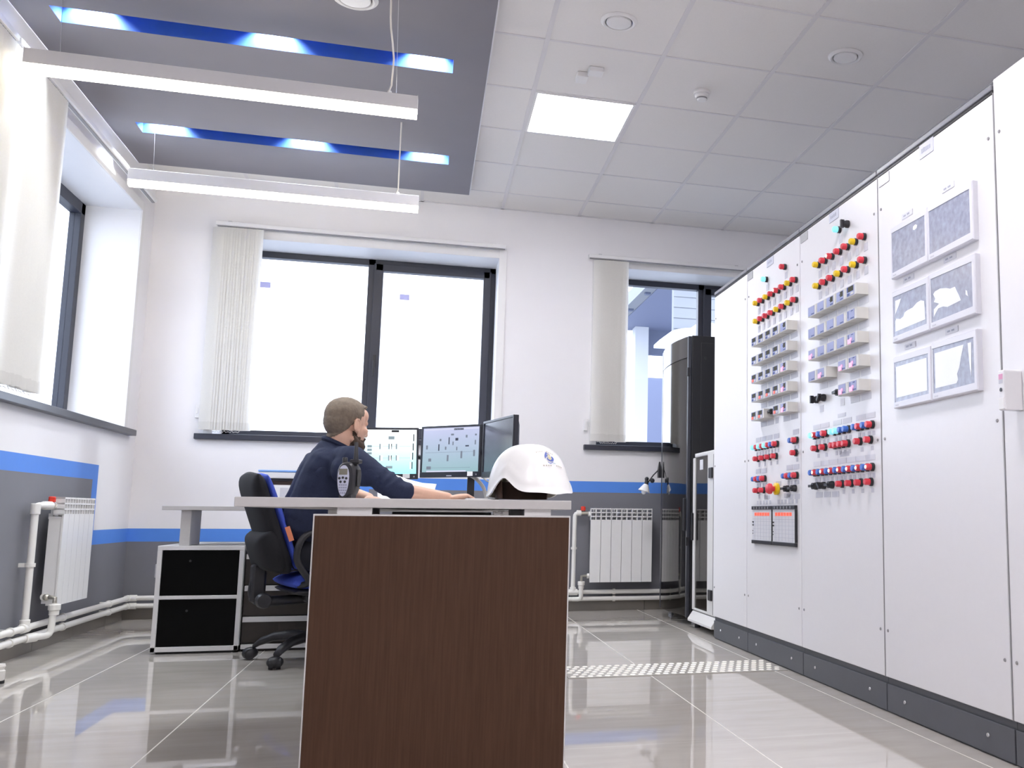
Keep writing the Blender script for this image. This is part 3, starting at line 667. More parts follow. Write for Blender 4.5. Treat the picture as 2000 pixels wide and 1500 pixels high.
B3 = [(y, 1.084, c) for y, c in zip((3.975, 3.934, 3.885, 3.838, 3.756, 3.711, 3.659, 3.613, 3.527, 3.490, 3.441, 3.398), 'CLBRCCBBBRBR')] + \
     [(y, 1.025, 'R') for y in (3.946, 3.858, 3.752, 3.712, 3.667, 3.621, 3.507, 3.415)] + \
     [(y, .917, c) for y, c in zip((3.975, 3.937, 3.888, 3.846, 3.800, 3.756, 3.710, 3.669, 3.622, 3.580, 3.532, 3.492, 3.444, 3.403), 'BL'*7)] + \
     [(y, .859, 'R') for y in (3.684, 3.593, 3.505, 3.416)]
B2 = [(y, 1.081, c) for y, c in zip((4.761, 4.712, 4.670, 4.626, 4.586, 4.538, 4.492, 4.447, 4.226, 4.187), 'CRCRCRBRBR')] + \
     [(y, 1.021, 'R') for y in (4.727, 4.638, 4.552, 4.462, 4.200)] + \
     [(y, .915, c) for y, c in zip((4.752, 4.715, 4.665, 4.626, 4.313, 4.275, 4.226, 4.189), 'BRBRBRBR')] + [(4.727, .855, 'R'), (4.641, .855, 'R')]
for root, lst in ((c3, B3), (c2, B2)):
    for y, z, c in lst:
        inst('push_button', BTN[c], root, (RX, y, z), BLAB[c]); label(root, y-.006, z-.033, .022, .018)
# group labels over the button rows
for y in (3.955, 3.862, 3.735, 3.636, 3.508, 3.42): label(c3, y, 1.122, .085, .022, True)
for k in range(7): label(c3, 3.955-.0885*k, .956, .083, .022, True)
label(c3, 3.665, .984, .09, .02); label(c3, 3.69, 1.15, .08, .016, True)
for y in (4.735, 4.65, 4.565, 4.468, 4.207): label(c2, y, 1.122, .075, .024)
for y in (4.735, 4.648, 4.293, 4.207): label(c2, y, .956, .075, .024)
label(c2, 4.44, .883, .075, .022)
for y in (3.954, 3.868, 3.781): label(c3, y-.02, .818, .07, .024)
for y in (4.28, 4.195): label(c2, y, .815, .07, .024)
for y in (4.63, 4.60): label(c2, y-.01, .818, .05, .02)
for y in (4.335, 4.37): label(c2, y-.03, .822, .05, .022)
for k in range(5): label(c2, 4.745-.046*k, .792, .024, .020)
for k in range(6): label(c2, 4.44-.047*k, .793, .026, .020)
# selector switches
def selector(root, y, z, a): o = inst('selector_switch', SELM, root, (RX, y, z), 'black selector knob'); o.rotation_euler = (R(a), 0, 0)
for y, z, a in ((3.601, 1.96, 0), (3.944, 1.245, 0), (3.865, 1.245, 40), (3.692, 1.247, 85), (3.958, .857, 90), (3.872, .857, 130), (3.785, .858, 90)): selector(c3, y, z, a)
for y, z, a in ((4.484, 1.247, 80), (4.305, .854, 90), (4.212, .854, 90)): selector(c2, y, z, a)
for root, y, z in ((c3, 3.9, 1.20), (c3, 3.68, 1.205), (c2, 4.46, 1.20)): label(root, y, z, .04, .03, root is c3)
# emergency stop
b = MB()
b.m(1).lathe([(.026, -.001), (.030, -.004), (.030, -.018), (.02, -.022), (.001, -.022)], (RX, 4.445, .857), 'x', 24)
b.m(0).lathe([(.012, -.02), (.014, -.034), (.026, -.038), (.027, -.05), (.020, -.062), (.001, -.066)], (RX, 4.445, .857), 'x', 24)
b.build('emergency_stop', [CAPR, CAPY], c2, 40)['label'] = 'red mushroom stop button on a yellow ring'
# controller modules
def modmesh(kind):
    b = MB(); w, h, d = .098, .046, .052
    b.m(0).box(-d, 0, -w/2+.0012, w/2-.0012, -h/2, h/2)
    y1, y0 = w/2-.008, -w/2+.022                                     # +y is the left side as seen
    b.m(1).box(-d-.0015, -d+.001, y0, y1, -h/2+.003, h/2-.003)
    if kind == 'olive':
        b.m(2).box(-d-.0022, -d-.0015, y0+.006, y1-.014, -h/2+.020, h/2-.005); b.m(3).box(-d-.0022, -d-.0015, y1-.026, y1-.004, -h/2+.005, -h/2+.015)
        b.m(3).box(-d-.0022, -d-.0015, y1-.012, y1-.003, -h/2+.020, h/2-.005)
        b.m(0).box(-d-.0022, -d-.0015, y0+.004, y0+.03, -h/2+.006, -h/2+.015)
    elif kind == 'half':
        b.m(2).box(-d-.0022, -d-.0015, y0+.004, y0+.030, -h/2+.018, h/2-.006); b.m(3).box(-d-.0022, -d-.0015, y0+.03, y0+.04, -h/2+.026, -h/2+.030)
        b.m(3).box(-d-.0022, -d-.0015, y0+.004, y0+.03, -h/2+.006, -h/2+.010)
    elif kind == 'film':
        for i in range(3): b.m(3).box(-d-.0022, -d-.0015, y0+.004+.011*i, y0+.012+.011*i, -h/2+.006, -h/2+.010)
    elif kind == 'bar':
        b.m(3).box(-d-.0022, -d-.0015, y1-.013, y1-.008, -h/2+.012, h/2-.006)
        for i in range(3): b.m(3).box(-d-.0022, -d-.0015, y0+.004+.011*i, y0+.012+.011*i, -h/2+.006, -h/2+.010)
        b.m(3).box(-d-.0022, -d-.0015, y0+.012, y0+.03, h/2-.010, h/2-.007)
    return steal(b.build('controller_module', [MODB, MODF, MODD, MODM]))
MOD = {k: modmesh(k) for k in ('olive', 'half', 'film', 'bar')}
b = MB(); b.box(-.0565, -.0542, -.013, .013, -.009, .009); b.box(-.0565, -.0542, -.020, -.010, .004, .013); LEDM = steal(b.build('digit_display', PINK))
b = MB(); b.box(-.0565, -.0542, -.010, .010, -.007, .007); LEDM2 = steal(b.build('digit_display', REDD))
def modrow(root, y_start, pitch, z, kinds, leds):
    for k, kd in enumerate(kinds):
        y = y_start - pitch*(k+.5)
        o = inst('controller_module', MOD[kd], root, (RX, y, z))
        if k in leds:
            d = bpy.data.objects.new('digit_display', LEDM2 if root is c2 and kd == 'olive' else LEDM); COL.objects.link(d); d.parent = o; d.location = (0, .018, -.011)
            d['label'] = 'glowing red digits' if root is c2 and kd == 'olive' else 'glowing pink digits'
        label(root, y-.008, z-.042, .088, .026, root is c3)
P5 = .102
modrow(c3, 3.932, P5, 1.638, ['film', 'film', 'half', 'half', 'olive'], ())
modrow(c3, 3.932, P5, 1.538, ['film', 'film', 'film', 'film', 'bar'], ())
modrow(c3, 3.932, P5, 1.440, ['film', 'film', 'film', 'film', 'bar'], (0, 4))
modrow(c3, 3.934, P5, 1.342, ['film', 'film'], (1,)); modrow(c3, 3.616, P5, 1.343, ['film', 'bar'], (0, 1)); modrow(c3, 3.616, P5, 1.244, ['film', 'bar'], (0, 1))
P2 = .1055
for z, ld in ((1.634, ()), (1.534, ()), (1.437, (0, 4)), (1.338, (1, 2, 3, 4))): modrow(c2, 4.707, P2, z, ['olive']*4 + ['half'], ld)
modrow(c2, 4.707, .1, 1.24, ['olive', 'olive'], (0, 1)); modrow(c2, 4.383, .1, 1.239, ['olive', 'half'], (0, 1))
# recorder displays
RECW = mat('recorder_face', (.70, .70, .74), .3, noise=.04, scale=140)
RECL = mat('recorder_lines', (.50, .51, .58), .5, noise=.03)
for ya, yb in ((4.803, 4.505), (4.499, 4.193)):
    z0, z1 = .580, .774; x = RX-.010
    b = MB(); b.m(0).box(x, RX-.0002, yb, ya, z0+.018, z1-.018)
    b.m(1)
    for k in range(1, 7): y = ya - (ya-yb)*k/7; b.box(x-.0006, x, y-.0008, y+.0008, z0+.022, z1-.05)
    for k in range(1, 6): z = z0+.02+(z1-z0-.08)*k/6; b.box(x-.0006, x, yb+.01, ya-.008, z-.0006, z+.0006)
    b.box(x-.0007, x, yb+.01, ya-.008, z1-.068, z1-.066)
    r = b.build('recorder_display', [RECW, RECL], c2)
    b = MB(); b.box(x-.006, RX-.0002, yb, ya, z1-.018, z1); b.box(x-.006, RX-.0002, yb, ya, z0, z0+.018); b.box(x-.004, RX-.0002, yb-.001, yb+.005, z0+.018, z1-.018)
    b.build('frame', BLKP, r, bevel=.002)
    b = MB()
    for k in range(6):
        y = ya-.052-.038*k
        b.box(x-.002, x-.0008, y-.015, y+.013, z1-.050, z1-.034)
    b.build('digit_display', REDD, r)['label'] = 'row of glowing red digits'
    b = MB()
    for k in range(6): y = ya-.04-.042*k; b.box(x-.007, x-.006, y-.003, y+.003, z1-.016, z1-.004)
    b.build('terminal_screw', ALU, r)
    b = MB()
    for z in (z1-.082, z1-.098): b.box(x-.003, x-.0006, ya-.022, ya-.006, z-.0035, z+.0035)
    for z in (z1-.128, z1-.142): b.box(x-.002, x-.0006, ya-.014, ya-.008, z-.003, z+.003)
    b.build('key', DARK, r)
# six panel screens
SC = [(3.187, 2.914, 1.815, 1.617), (2.910, 2.624, 1.814, 1.616), (3.186, 2.914, 1.566, 1.371), (2.908, 2.622, 1.569, 1.371), (3.185, 2.911, 1.315, 1.123), (2.905, 2.624, 1.321, 1.123)]
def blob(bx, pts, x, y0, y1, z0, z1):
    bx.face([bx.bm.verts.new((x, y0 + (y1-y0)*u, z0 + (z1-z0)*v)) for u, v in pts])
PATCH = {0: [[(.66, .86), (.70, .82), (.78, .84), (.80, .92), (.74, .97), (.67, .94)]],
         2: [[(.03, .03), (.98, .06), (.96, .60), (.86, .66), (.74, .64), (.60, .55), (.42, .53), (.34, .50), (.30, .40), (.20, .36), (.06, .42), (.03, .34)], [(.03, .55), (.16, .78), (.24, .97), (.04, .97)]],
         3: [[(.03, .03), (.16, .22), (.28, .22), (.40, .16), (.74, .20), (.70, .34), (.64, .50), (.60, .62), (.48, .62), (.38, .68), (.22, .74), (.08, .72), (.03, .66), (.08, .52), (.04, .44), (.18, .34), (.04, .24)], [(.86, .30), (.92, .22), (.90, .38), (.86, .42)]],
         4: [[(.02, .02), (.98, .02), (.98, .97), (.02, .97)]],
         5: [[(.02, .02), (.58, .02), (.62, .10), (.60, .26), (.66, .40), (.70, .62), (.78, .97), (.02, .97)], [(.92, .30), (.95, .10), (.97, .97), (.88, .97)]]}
for i, (ya, yb, z1, z0) in enumerate(SC):
    b = MB(); x = RX-.022
    b.m(0)
    q = [(ya, z0), (yb, z0), (yb, z1), (ya, z1)]; ins = [(ya-.010, z0+.022), (yb+.016, z0+.026), (yb+.016, z1-.024), (ya-.010, z1-.020)]
    P = lambda lst, xx: [Vector((xx, y, z)) for y, z in lst]
    b.rings([P(q, RX-.0002), P(q, x+.004), P([(ya-.003, z0+.003), (yb+.003, z0+.003), (yb+.003, z1-.003), (ya-.003, z1-.003)], x), P(ins, x), P(ins, x+.003)], cap=False)
    o = b.build('panel_screen', BEZEL, c4)
    iy0, iy1, iz0, iz1 = ya-.010, yb+.016, z0+.024, z1-.022
    b = MB(); b.box(x+.002, x+.004, iy1-.002, iy0+.002, iz0-.004, iz1+.004); b.build('glass', SCRF, o)
    if i in PATCH:  # white patches: film, plus window reflections painted on the lower two screens
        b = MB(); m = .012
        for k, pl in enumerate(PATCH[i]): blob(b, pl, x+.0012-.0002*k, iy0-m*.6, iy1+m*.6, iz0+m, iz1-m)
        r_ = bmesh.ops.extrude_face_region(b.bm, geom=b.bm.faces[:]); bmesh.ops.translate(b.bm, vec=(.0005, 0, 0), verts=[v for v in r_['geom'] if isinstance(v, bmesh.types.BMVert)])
        b.build('film_reflection_patch', FILMREFLW, o)
    b = MB(); b.box(x-.0006, x, ya-.04, ya-.016, z0+.008, z0+.013); b.build('maker_mark', LABELM, o)
# lock at the seam of the last two cabinets
t = thing('cabinet_lock', 'small white box lock with a keyhole on the seam between the two nearest white cabinets', 'lock', (RX-.008, 2.436, 1.098))
b = MB(); b.box(RX-.062, RX-.0004, 2.420, 2.452, 1.038, 1.158); b.build('lock_body', CABW, t, bevel=.004)
b = MB(); b.lathe([(.006, -.0005), (.006, -.002), (.001, -.002)], (RX-.062, 2.437, 1.099), 'x', 14); b.build('keyhole', BLKP, t)
b = MB(); b.box(RX-.0632, RX-.062, 2.428, 2.447, 1.130, 1.146); b.build('sticker', mat('pink_sticker', (.75, .35, .55), .5, noise=.1), t)
b = MB(); b.box(RX-.0632, RX-.062, 2.428, 2.447, 1.118, 1.130); b.build('sticker', LABELM, t)
b = MB(); b.box(RX-.064, RX-.058, 2.424, 2.450, 1.04, 1.076); b.build('flap', TRIMW, t, bevel=.002)

# ================================================================ RACKS IN THE CORNER
# tall black rack with smoked door facing the desk (-x)
ya, yb, zt = 6.205, 6.955, 1.955; x0 = 1.745
t = thing('server_rack', 'tall black rack with a smoked glass door in the back right corner', 'server rack', (x0, (ya+yb)/2, 0))
b = MB(); b.box(x0, x0+.72, ya, yb, .045, zt); b.build('body', BLKS, t, bevel=.004)
b = MB(); b.box(x0+.06, x0+.70, ya-.006, ya, .10, zt-.05); b.build('side_panel', BLKS, t, bevel=.003)
b = MB(); b.lathe([(.010, -.001), (.010, -.004), (.001, -.004)], (x0+.095, ya-.006, 1.80), 'y', 14); b.build('side_lock', DARK, t)
def bowed(z0, z1, d0, n=14):
    rs = []
    for i in range(n+1):
        u = i/n; y = ya+.02+(yb-ya-.04)*u; x = x0-.022-d0*sin(pi*u)**.8
        rs.append([Vector((x, y, z0)), Vector((x+.006, y, z0)), Vector((x+.006, y, z1)), Vector((x, y, z1))])
    return rs
b = MB(); b.rings(bowed(.06, 1.80, .035)); dr = b.build('door', RACKGL, t, 30); dr['label'] = 'smoked glass door'
b = MB(); b.rings(bowed(1.805, 1.95, .037)); b.build('door_header', mat('smoke_black_header', (.035, .034, .034), .12, noise=.05, spec=.6), dr, 30)
b = MB(); b.box(x0-.026, x0-.002, ya+.004, ya+.036, .05, 1.95); b.box(x0-.026, x0-.002, yb-.036, yb-.004, .05, 1.95); b.build('door_frame', mat('dark_door_profile', (.06, .062, .075), .3, .4, noise=.05), dr, bevel=.004)
for z in (1.70, .55):
    b = MB(); b.box(x0-.034, x0-.012, ya-.004, ya+.016, z-.03, z+.03); b.build('hinge', BLKP, dr, bevel=.004)
b = MB(); b.box(x0-.045, x0-.024, ya+.03, ya+.05, .62, .84); b.build('handle', BLKP, dr, bevel=.006)
b = MB(); b.box(x0+.004, x0+.03, ya+.02, yb-.02, .08, 1.93); b.build('inner_panel', mat('rack_interior', (.11, .108, .105), .5, noise=.15, scale=5), t)
for y in (ya+.06, yb-.06):
    for x in (x0+.05, x0+.65): 
        b = MB(); b.lathe([(.022, 0), (.022, .012), (.008, .016), (.008, .046), (.001, .046)], (x, y, 0), 'z', 14); b.build('foot', ALU, t, 40)
# low grey rack in front of it
ya, yb, zt = 5.60, 6.15, 1.135; x0 = 1.745
t = thing('equipment_rack', 'low pale grey rack with tinted glass door beside the tall black rack', 'equipment rack', (x0, (ya+yb)/2, 0))
b = MB()
b.box(x0+.03, x0+.6, ya, yb, .105, .125); b.box(x0+.01, x0+.6, ya, yb, zt-.02, zt); b.box(x0+.57, x0+.6, ya, yb, .125, zt-.02); b.box(x0+.03, x0+.6, ya, ya+.015, .125, zt-.02); b.box(x0+.03, x0+.6, yb-.015, yb, .125, zt-.02)
b.build('body', RACKW, t, bevel=.003)
b = MB(); b.box(x0-.004, x0+.026, yb-.045, yb, .11, zt-.03); b.box(x0-.004, x0+.026, ya+.0, ya+.21, .11, zt-.004); b.box(x0-.004, x0+.026, ya+.21, yb-.045, zt-.03, zt-.004); b.box(x0-.004, x0+.026, ya+.21, yb-.045, .11, .125)
d = b.build('door_frame', RACKW, t, bevel=.006)
for yy in (ya+.075, ya+.035):
    b = MB(); b.box(x0-.006, x0-.0035, yy-.004, yy+.004, .12, zt-.03); b.build('door_groove', SEAM, d)
b = MB(); b.box(x0+.004, x0+.009, ya+.205, yb-.04, .12, zt-.025); b.build('door_glass', RACKGL2, d)
b = MB(); b.box(x0+.0005, x0+.0038, 5.93, 6.0, 1.02, 1.085); b.build('paper_note', LABELP, d)
for z in (.99, .235):
    b = MB(); b.box(x0-.016, x0-.004, ya+.085, ya+.155, z-.033, z+.033); b.build('hinge', BLKP, d, bevel=.004)
b = MB(); b.box(x0-.02, x0-.004, yb-.032, yb-.016, .56, .74); b.build('handle', BLKP, d, bevel=.004)
b = MB(); b.rings([[Vector((x0+.0, y, .105)), Vector((x0+.5, y, .105)), Vector((x0+.5, y, .04)), Vector((x0-.035, y, .04)), Vector((x0-.035, y, .055))] for y in (ya+.01, yb-.01)]); b.build('base', RACKW, t, bevel=.003)
for y in (ya+.06, yb-.06):
    b = MB(); b.lathe([(.02, 0), (.02, .02), (.01, .024), (.01, .041), (.001, .041)], (x0+.02, y, 0), 'z', 14); b.build('foot', BLKP, t, 40)
    b = MB(); b.lathe([(.02, 0), (.02, .02), (.01, .024), (.01, .041), (.001, .041)], (x0+.44, y, 0), 'z', 14); b.build('foot', BLKP, t, 40)
# little clip lamp on the rack door
lx, ly = 1.70, 6.92
t = thing('clip_lamp', 'small clip-on lamp with a white shade hanging at the edge of the black rack door', 'lamp', (lx, ly, 1.06))
b = MB(); b.rings([[Vector((lx+dx, ly+dy, z)) for dx, dy in ((-.012, -.02), (.012, -.02), (.012, .02), (-.012, .02))] for z in (1.0, 1.06)]); b.rings([[Vector((lx+dx*s, ly+dy*s, z)) for dx, dy in ((-.012, -.02), (.012, -.02), (.012, .02), (-.012, .02))] for z, s in ((1.06, 1), (1.12, .35))]); b.build('clip', BLKP, t)
b = MB(); b.tube([(lx-.012, ly, 1.055), (lx-.04, ly+.03, 1.02), (lx-.062, ly+.05, .985), (lx-.075, ly+.05, .965)], .0045, 8); b.build('arm', BLKP, t, True)
b = MB(); b.ball((lx-.045, ly+.04, .98), .018); b.ball((lx-.085, ly+.05, .992), .016); b.tube([(lx-.085, ly+.05, .992), (lx-.088, ly+.05, .95)], [.012, .016], 10); b.build('joint', BLKP, t, True)
a = Vector((lx-.088, ly+.05, .955)); dd = Vector((-.30, 0, -.95)).normalized()
M = Matrix.Translation(a) @ dd.to_track_quat('Z', 'Y').to_matrix().to_4x4()
b = MB(); b.lathe([(.012, 0), (.020, .008), (.046, .058), (.043, .058), (.018, .012), (.001, .01)], (0, 0, 0), 'z', 20, M); b.build('shade', TRIMW, t, True)
b = MB(); b.lathe([(.001, .02), (.016, .04), (.020, .06), (.014, .076), (.001, .082)], (0, 0, 0), 'z', 16, M); b.build('bulb', FILMREFLW, t, True)

# small white floor fitting at the left
b = MB(); b.m(1).lathe([(.020, 0), (.020, .012), (.001, .012)], (-1.668, 4.745, 0), 'z', 20); b.m(0).lathe([(.017, .012), (.020, .02), (.020, .052), (.014, .058), (.001, .058)], (-1.668, 4.745, 0), 'z', 20); b.lathe([(.014, .058), (.020, .070), (.017, .080), (.001, .081)], (-1.668, 4.745, 0), 'z', 20)
tag(b.build('door_stop', [PIPEW, BLKP], None, 40, loc=(-1.668, 4.745, 0)), 'small white door stop with a black foot on the floor tiles at the left', 'door stop')
# ================================================================ FLOOR STRIP
b = MB(); xa, xb, ya, yb = .66, 1.698, 4.315, 4.655
b.m(0).box(xa, xb, ya, yb, .0005, .003)
b.m(1)
n, rows = 26, 6
for j in range(rows):
    for i in range(n):
        x = xa+.025+(xb-xa-.05)*(i+.5*(j % 2))/(n-.5); y = ya+.035+(yb-ya-.07)*j/(rows-1); s = .0125
        M = Matrix.Translation((x, y, .003)) @ Matrix.Rotation(R(25), 4, 'Z')
        b.rings([[M @ Vector((u*s*1.25, v*s*1.5, 0)) for u, v in ((-1, 0), (-.3, -.8), (.3, -.8), (1, 0), (.3, .8), (-.3, .8))], [M @ Vector((u*s*.9, v*s*1.0, .0025)) for u, v in ((-1, 0), (-.3, -.8), (.3, -.8), (1, 0), (.3, .8), (-.3, .8))]])
tag(b.build('floor_plate', [STEELP, STUDM]), 'flat studded metal sheet lying on the tiles against the cabinet plinth', 'floor plate')

# ================================================================ DESKS
t = thing('desk', 'long light grey desk with a dark brown end cabinet nearest the camera', 'desk', (0, 2.35, 0))
b = MB(); b.box(-.404, .355, 2.35, 3.75, .7325, .7545); b.build('desktop', DESKG, t, bevel=.0015)
b = MB(); b.box(-.34, .355, 3.751, 5.46, .7325, .7545); b.build('desktop', DESKG, t, bevel=.0015)
b = MB(); b.m(0).box(-.237, .354, 2.352, 2.83, .012, .7175); b.m(1).box(-.2335, .3505, 2.3485, 2.352, .004, .7135); b.box(-.2335, .3505, 2.352, 2.80, 0, .012)
b.build('end_cabinet', [DESKL, WOOD], t, bevel=.001)['label'] = 'dark brown end cabinet with pale edges'
for xa, xb in ((-.1865, -.110), (.2425, .3065)):
    for ya in (2.36, 2.74):
        b = MB(); b.box(xa, xb, ya, ya+.06, .7175, .7325); b.build('spacer', DESKL, t)
for x in (-.30, .30):
    for y in (3.80, 5.38):
        b = MB(); b.box(x-.03, x+.03, y-.03, y+.03, 0, .7325); b.build('leg', DESKL, t, bevel=.003)
b = MB(); b.box(-.08, .20, 2.9, 3.4, .70, .725); b.build('cable_tray', DARK, t)
# back return desk
ty0 = 5.50
t = thing('return_desk', 'light grey side desk along the back wall standing on low cabinets behind the chair', 'desk', (-.45, ty0, 0))
b = MB(); b.box(-1.283, .36, ty0, 6.22, .728, .7495); b.build('desktop', DESKG, t, bevel=.0015)
for x in (-1.172, -.35):
    b = MB(); b.box(x-.024, x+.024, ty0+.02, ty0+.26, .5455, .728); b.build('leg', DESKG, t, bevel=.002)
for x in (.28,):
    b = MB(); b.box(x-.048, x+.048, 6.06, 6.18, 0, .728); b.build('leg', DESKG, t, bevel=.002)
# low cabinet with black doors
x0, x1 = -1.288, -.880
t = thing('low_cabinet', 'low grey cabinet with two black doors one above the other', 'cabinet', ((x0+x1)/2, ty0, 0))
b = MB()
b.box(x0, x0+.022, ty0, 6.2, .012, .523); b.box(x1-.022, x1, ty0, 6.2, .012, .523); b.box(x0, x1, ty0, 6.2, .523, .545); b.box(x0, x1, ty0, 6.2, .012, .036); b.box(x0+.022, x1-.022, ty0, 6.2, .274, .292); b.box(x0+.022, x1-.022, 6.18, 6.2, .036, .523)
b.build('carcass', DESKL, t, bevel=.0015)
b = MB(); b.box(x0+.02, x1-.02, ty0+.03, 6.18, 0, .012); b.build('base', DARK, t)  # dark strip in place of the shadow line under the carcass
for z0, z1, kx, kz in ((.293, .522, -.08, .09), (.037, .273, -.08, .10)):
    b = MB(); b.box(x0+.0235, x1-.0235, ty0+.008, ty0+.026, z0+.001, z1-.001); d = b.build('door', BLACKG, t, bevel=.001)
    b = MB(); xx = (x0+x1)/2-.05; b.lathe([(.006, -.0005), (.005, -.003), (.001, -.003)], (xx, ty0+.008, (z0+z1)/2+.06), 'y', 12); b.build('lock', DARK, d)
b = MB(); b.box(x0-.02, x0-.0005, ty0+.06, ty0+.075, .38, .45); b.build('side_handle', ALU, t, bevel=.004)
# drawer cabinet
x0, x1 = -.872, -.10; yy = ty0+.03
t = thing('drawer_cabinet', 'low cabinet with dark brown drawers and pale strips behind the office chair', 'cabinet', ((x0+x1)/2, yy, 0))
b = MB(); b.box(x0, x1, yy+.02, 6.2, .0, .545); b.build('carcass', DBROWN, t)
b = MB(); b.box(x0, x1, yy-.012, yy+.019, .525, .545); b.build('top_strip', DESKL, t)
for z0, z1 in ((.345, .475), (.185, .310), (.045, .150)):
    b = MB(); b.m(0).box(x0, x1, yy, yy+.019, z0, z1); b.m(1).box(x0, x1, yy-.004, yy+.019, z1, z1+.027)
    b.build('drawer', [DBROWN, DESKL], t)
b = MB(); b.box(x0, x1, yy-.012, yy+.019, .014, .036); b.build('base_strip', DESKL, t)

# printer on the side desk
t = thing('printer', 'white office printer with a blue edged lid on the side desk behind the chair', 'printer', (-.62, 5.80, .7497))
b = MB(); b.box(-.86, -.44, 5.72, 6.10, .7497, .872); b.build('body', PRNW, t, bevel=.01)
b = MB(); b.box(-.84, -.50, 5.735, 6.08, .872, .906); b.build('paper_slot', mat('brown_printer_slot', (.055, .032, .024), .5, noise=.2), t)
b = MB(); b.box(-.85, -.50, 5.725, 5.735, .894, .907); b.box(-.52, -.45, 5.72, 6.08, .872, .908); b.build('slot_edge', BLKP, t)
b = MB(); b.box(-.87, -.43, 5.71, 6.10, .908, .942); b.build('scanner_lid', PRNW, t, bevel=.006)
b = MB(); b.box(-.872, -.428, 5.708, 6.102, .942, .953); b.build('lid_edge', PRNB, t, bevel=.003)
b = MB(); b.box(-.755, -.54, 5.714, 5.7195, .785, .855); b.build('control_panel', mat('printer_panel', (.62, .62, .66), .35, noise=.1, scale=30), t)
b = MB(); b.box(-.66, -.645, 5.711, 5.714, .795, .845); b.box(-.62, -.60, 5.711, 5.714, .80, .84); b.build('panel_keys', mat('pale_teal_key', (.45, .75, .8), .4, noise=.05), t)

# ---------------------------------------------------------------- monitors
def scrmat(name, c0, c1, s, axis=2):
    m = bpy.data.materials.new(name); m.use_nodes = True; nt = m.node_tree; p = nt.nodes['Principled BSDF']
    tc = nt.nodes.new('ShaderNodeTexCoord'); sp = nt.nodes.new('ShaderNodeSeparateXYZ'); nt.links.new(tc.outputs['Object'], sp.inputs[0])
    mr = nt.nodes.new('ShaderNodeMapRange'); mr.inputs[1].default_value = -.12; mr.inputs[2].default_value = .12; nt.links.new(sp.outputs[2], mr.inputs[0])
    rp = nt.nodes.new('ShaderNodeValToRGB'); rp.color_ramp.elements[0].color = (*c0, 1); rp.color_ramp.elements[1].color = (*c1, 1); nt.links.new(mr.outputs[0], rp.inputs[0])
    nt.links.new(rp.outputs[0], p.inputs['Emission Color']); p.inputs['Emission Strength'].default_value = s
    p.inputs['Base Color'].default_value = (.02, .02, .025, 1); p.inputs['Roughness'].default_value = .22; return m
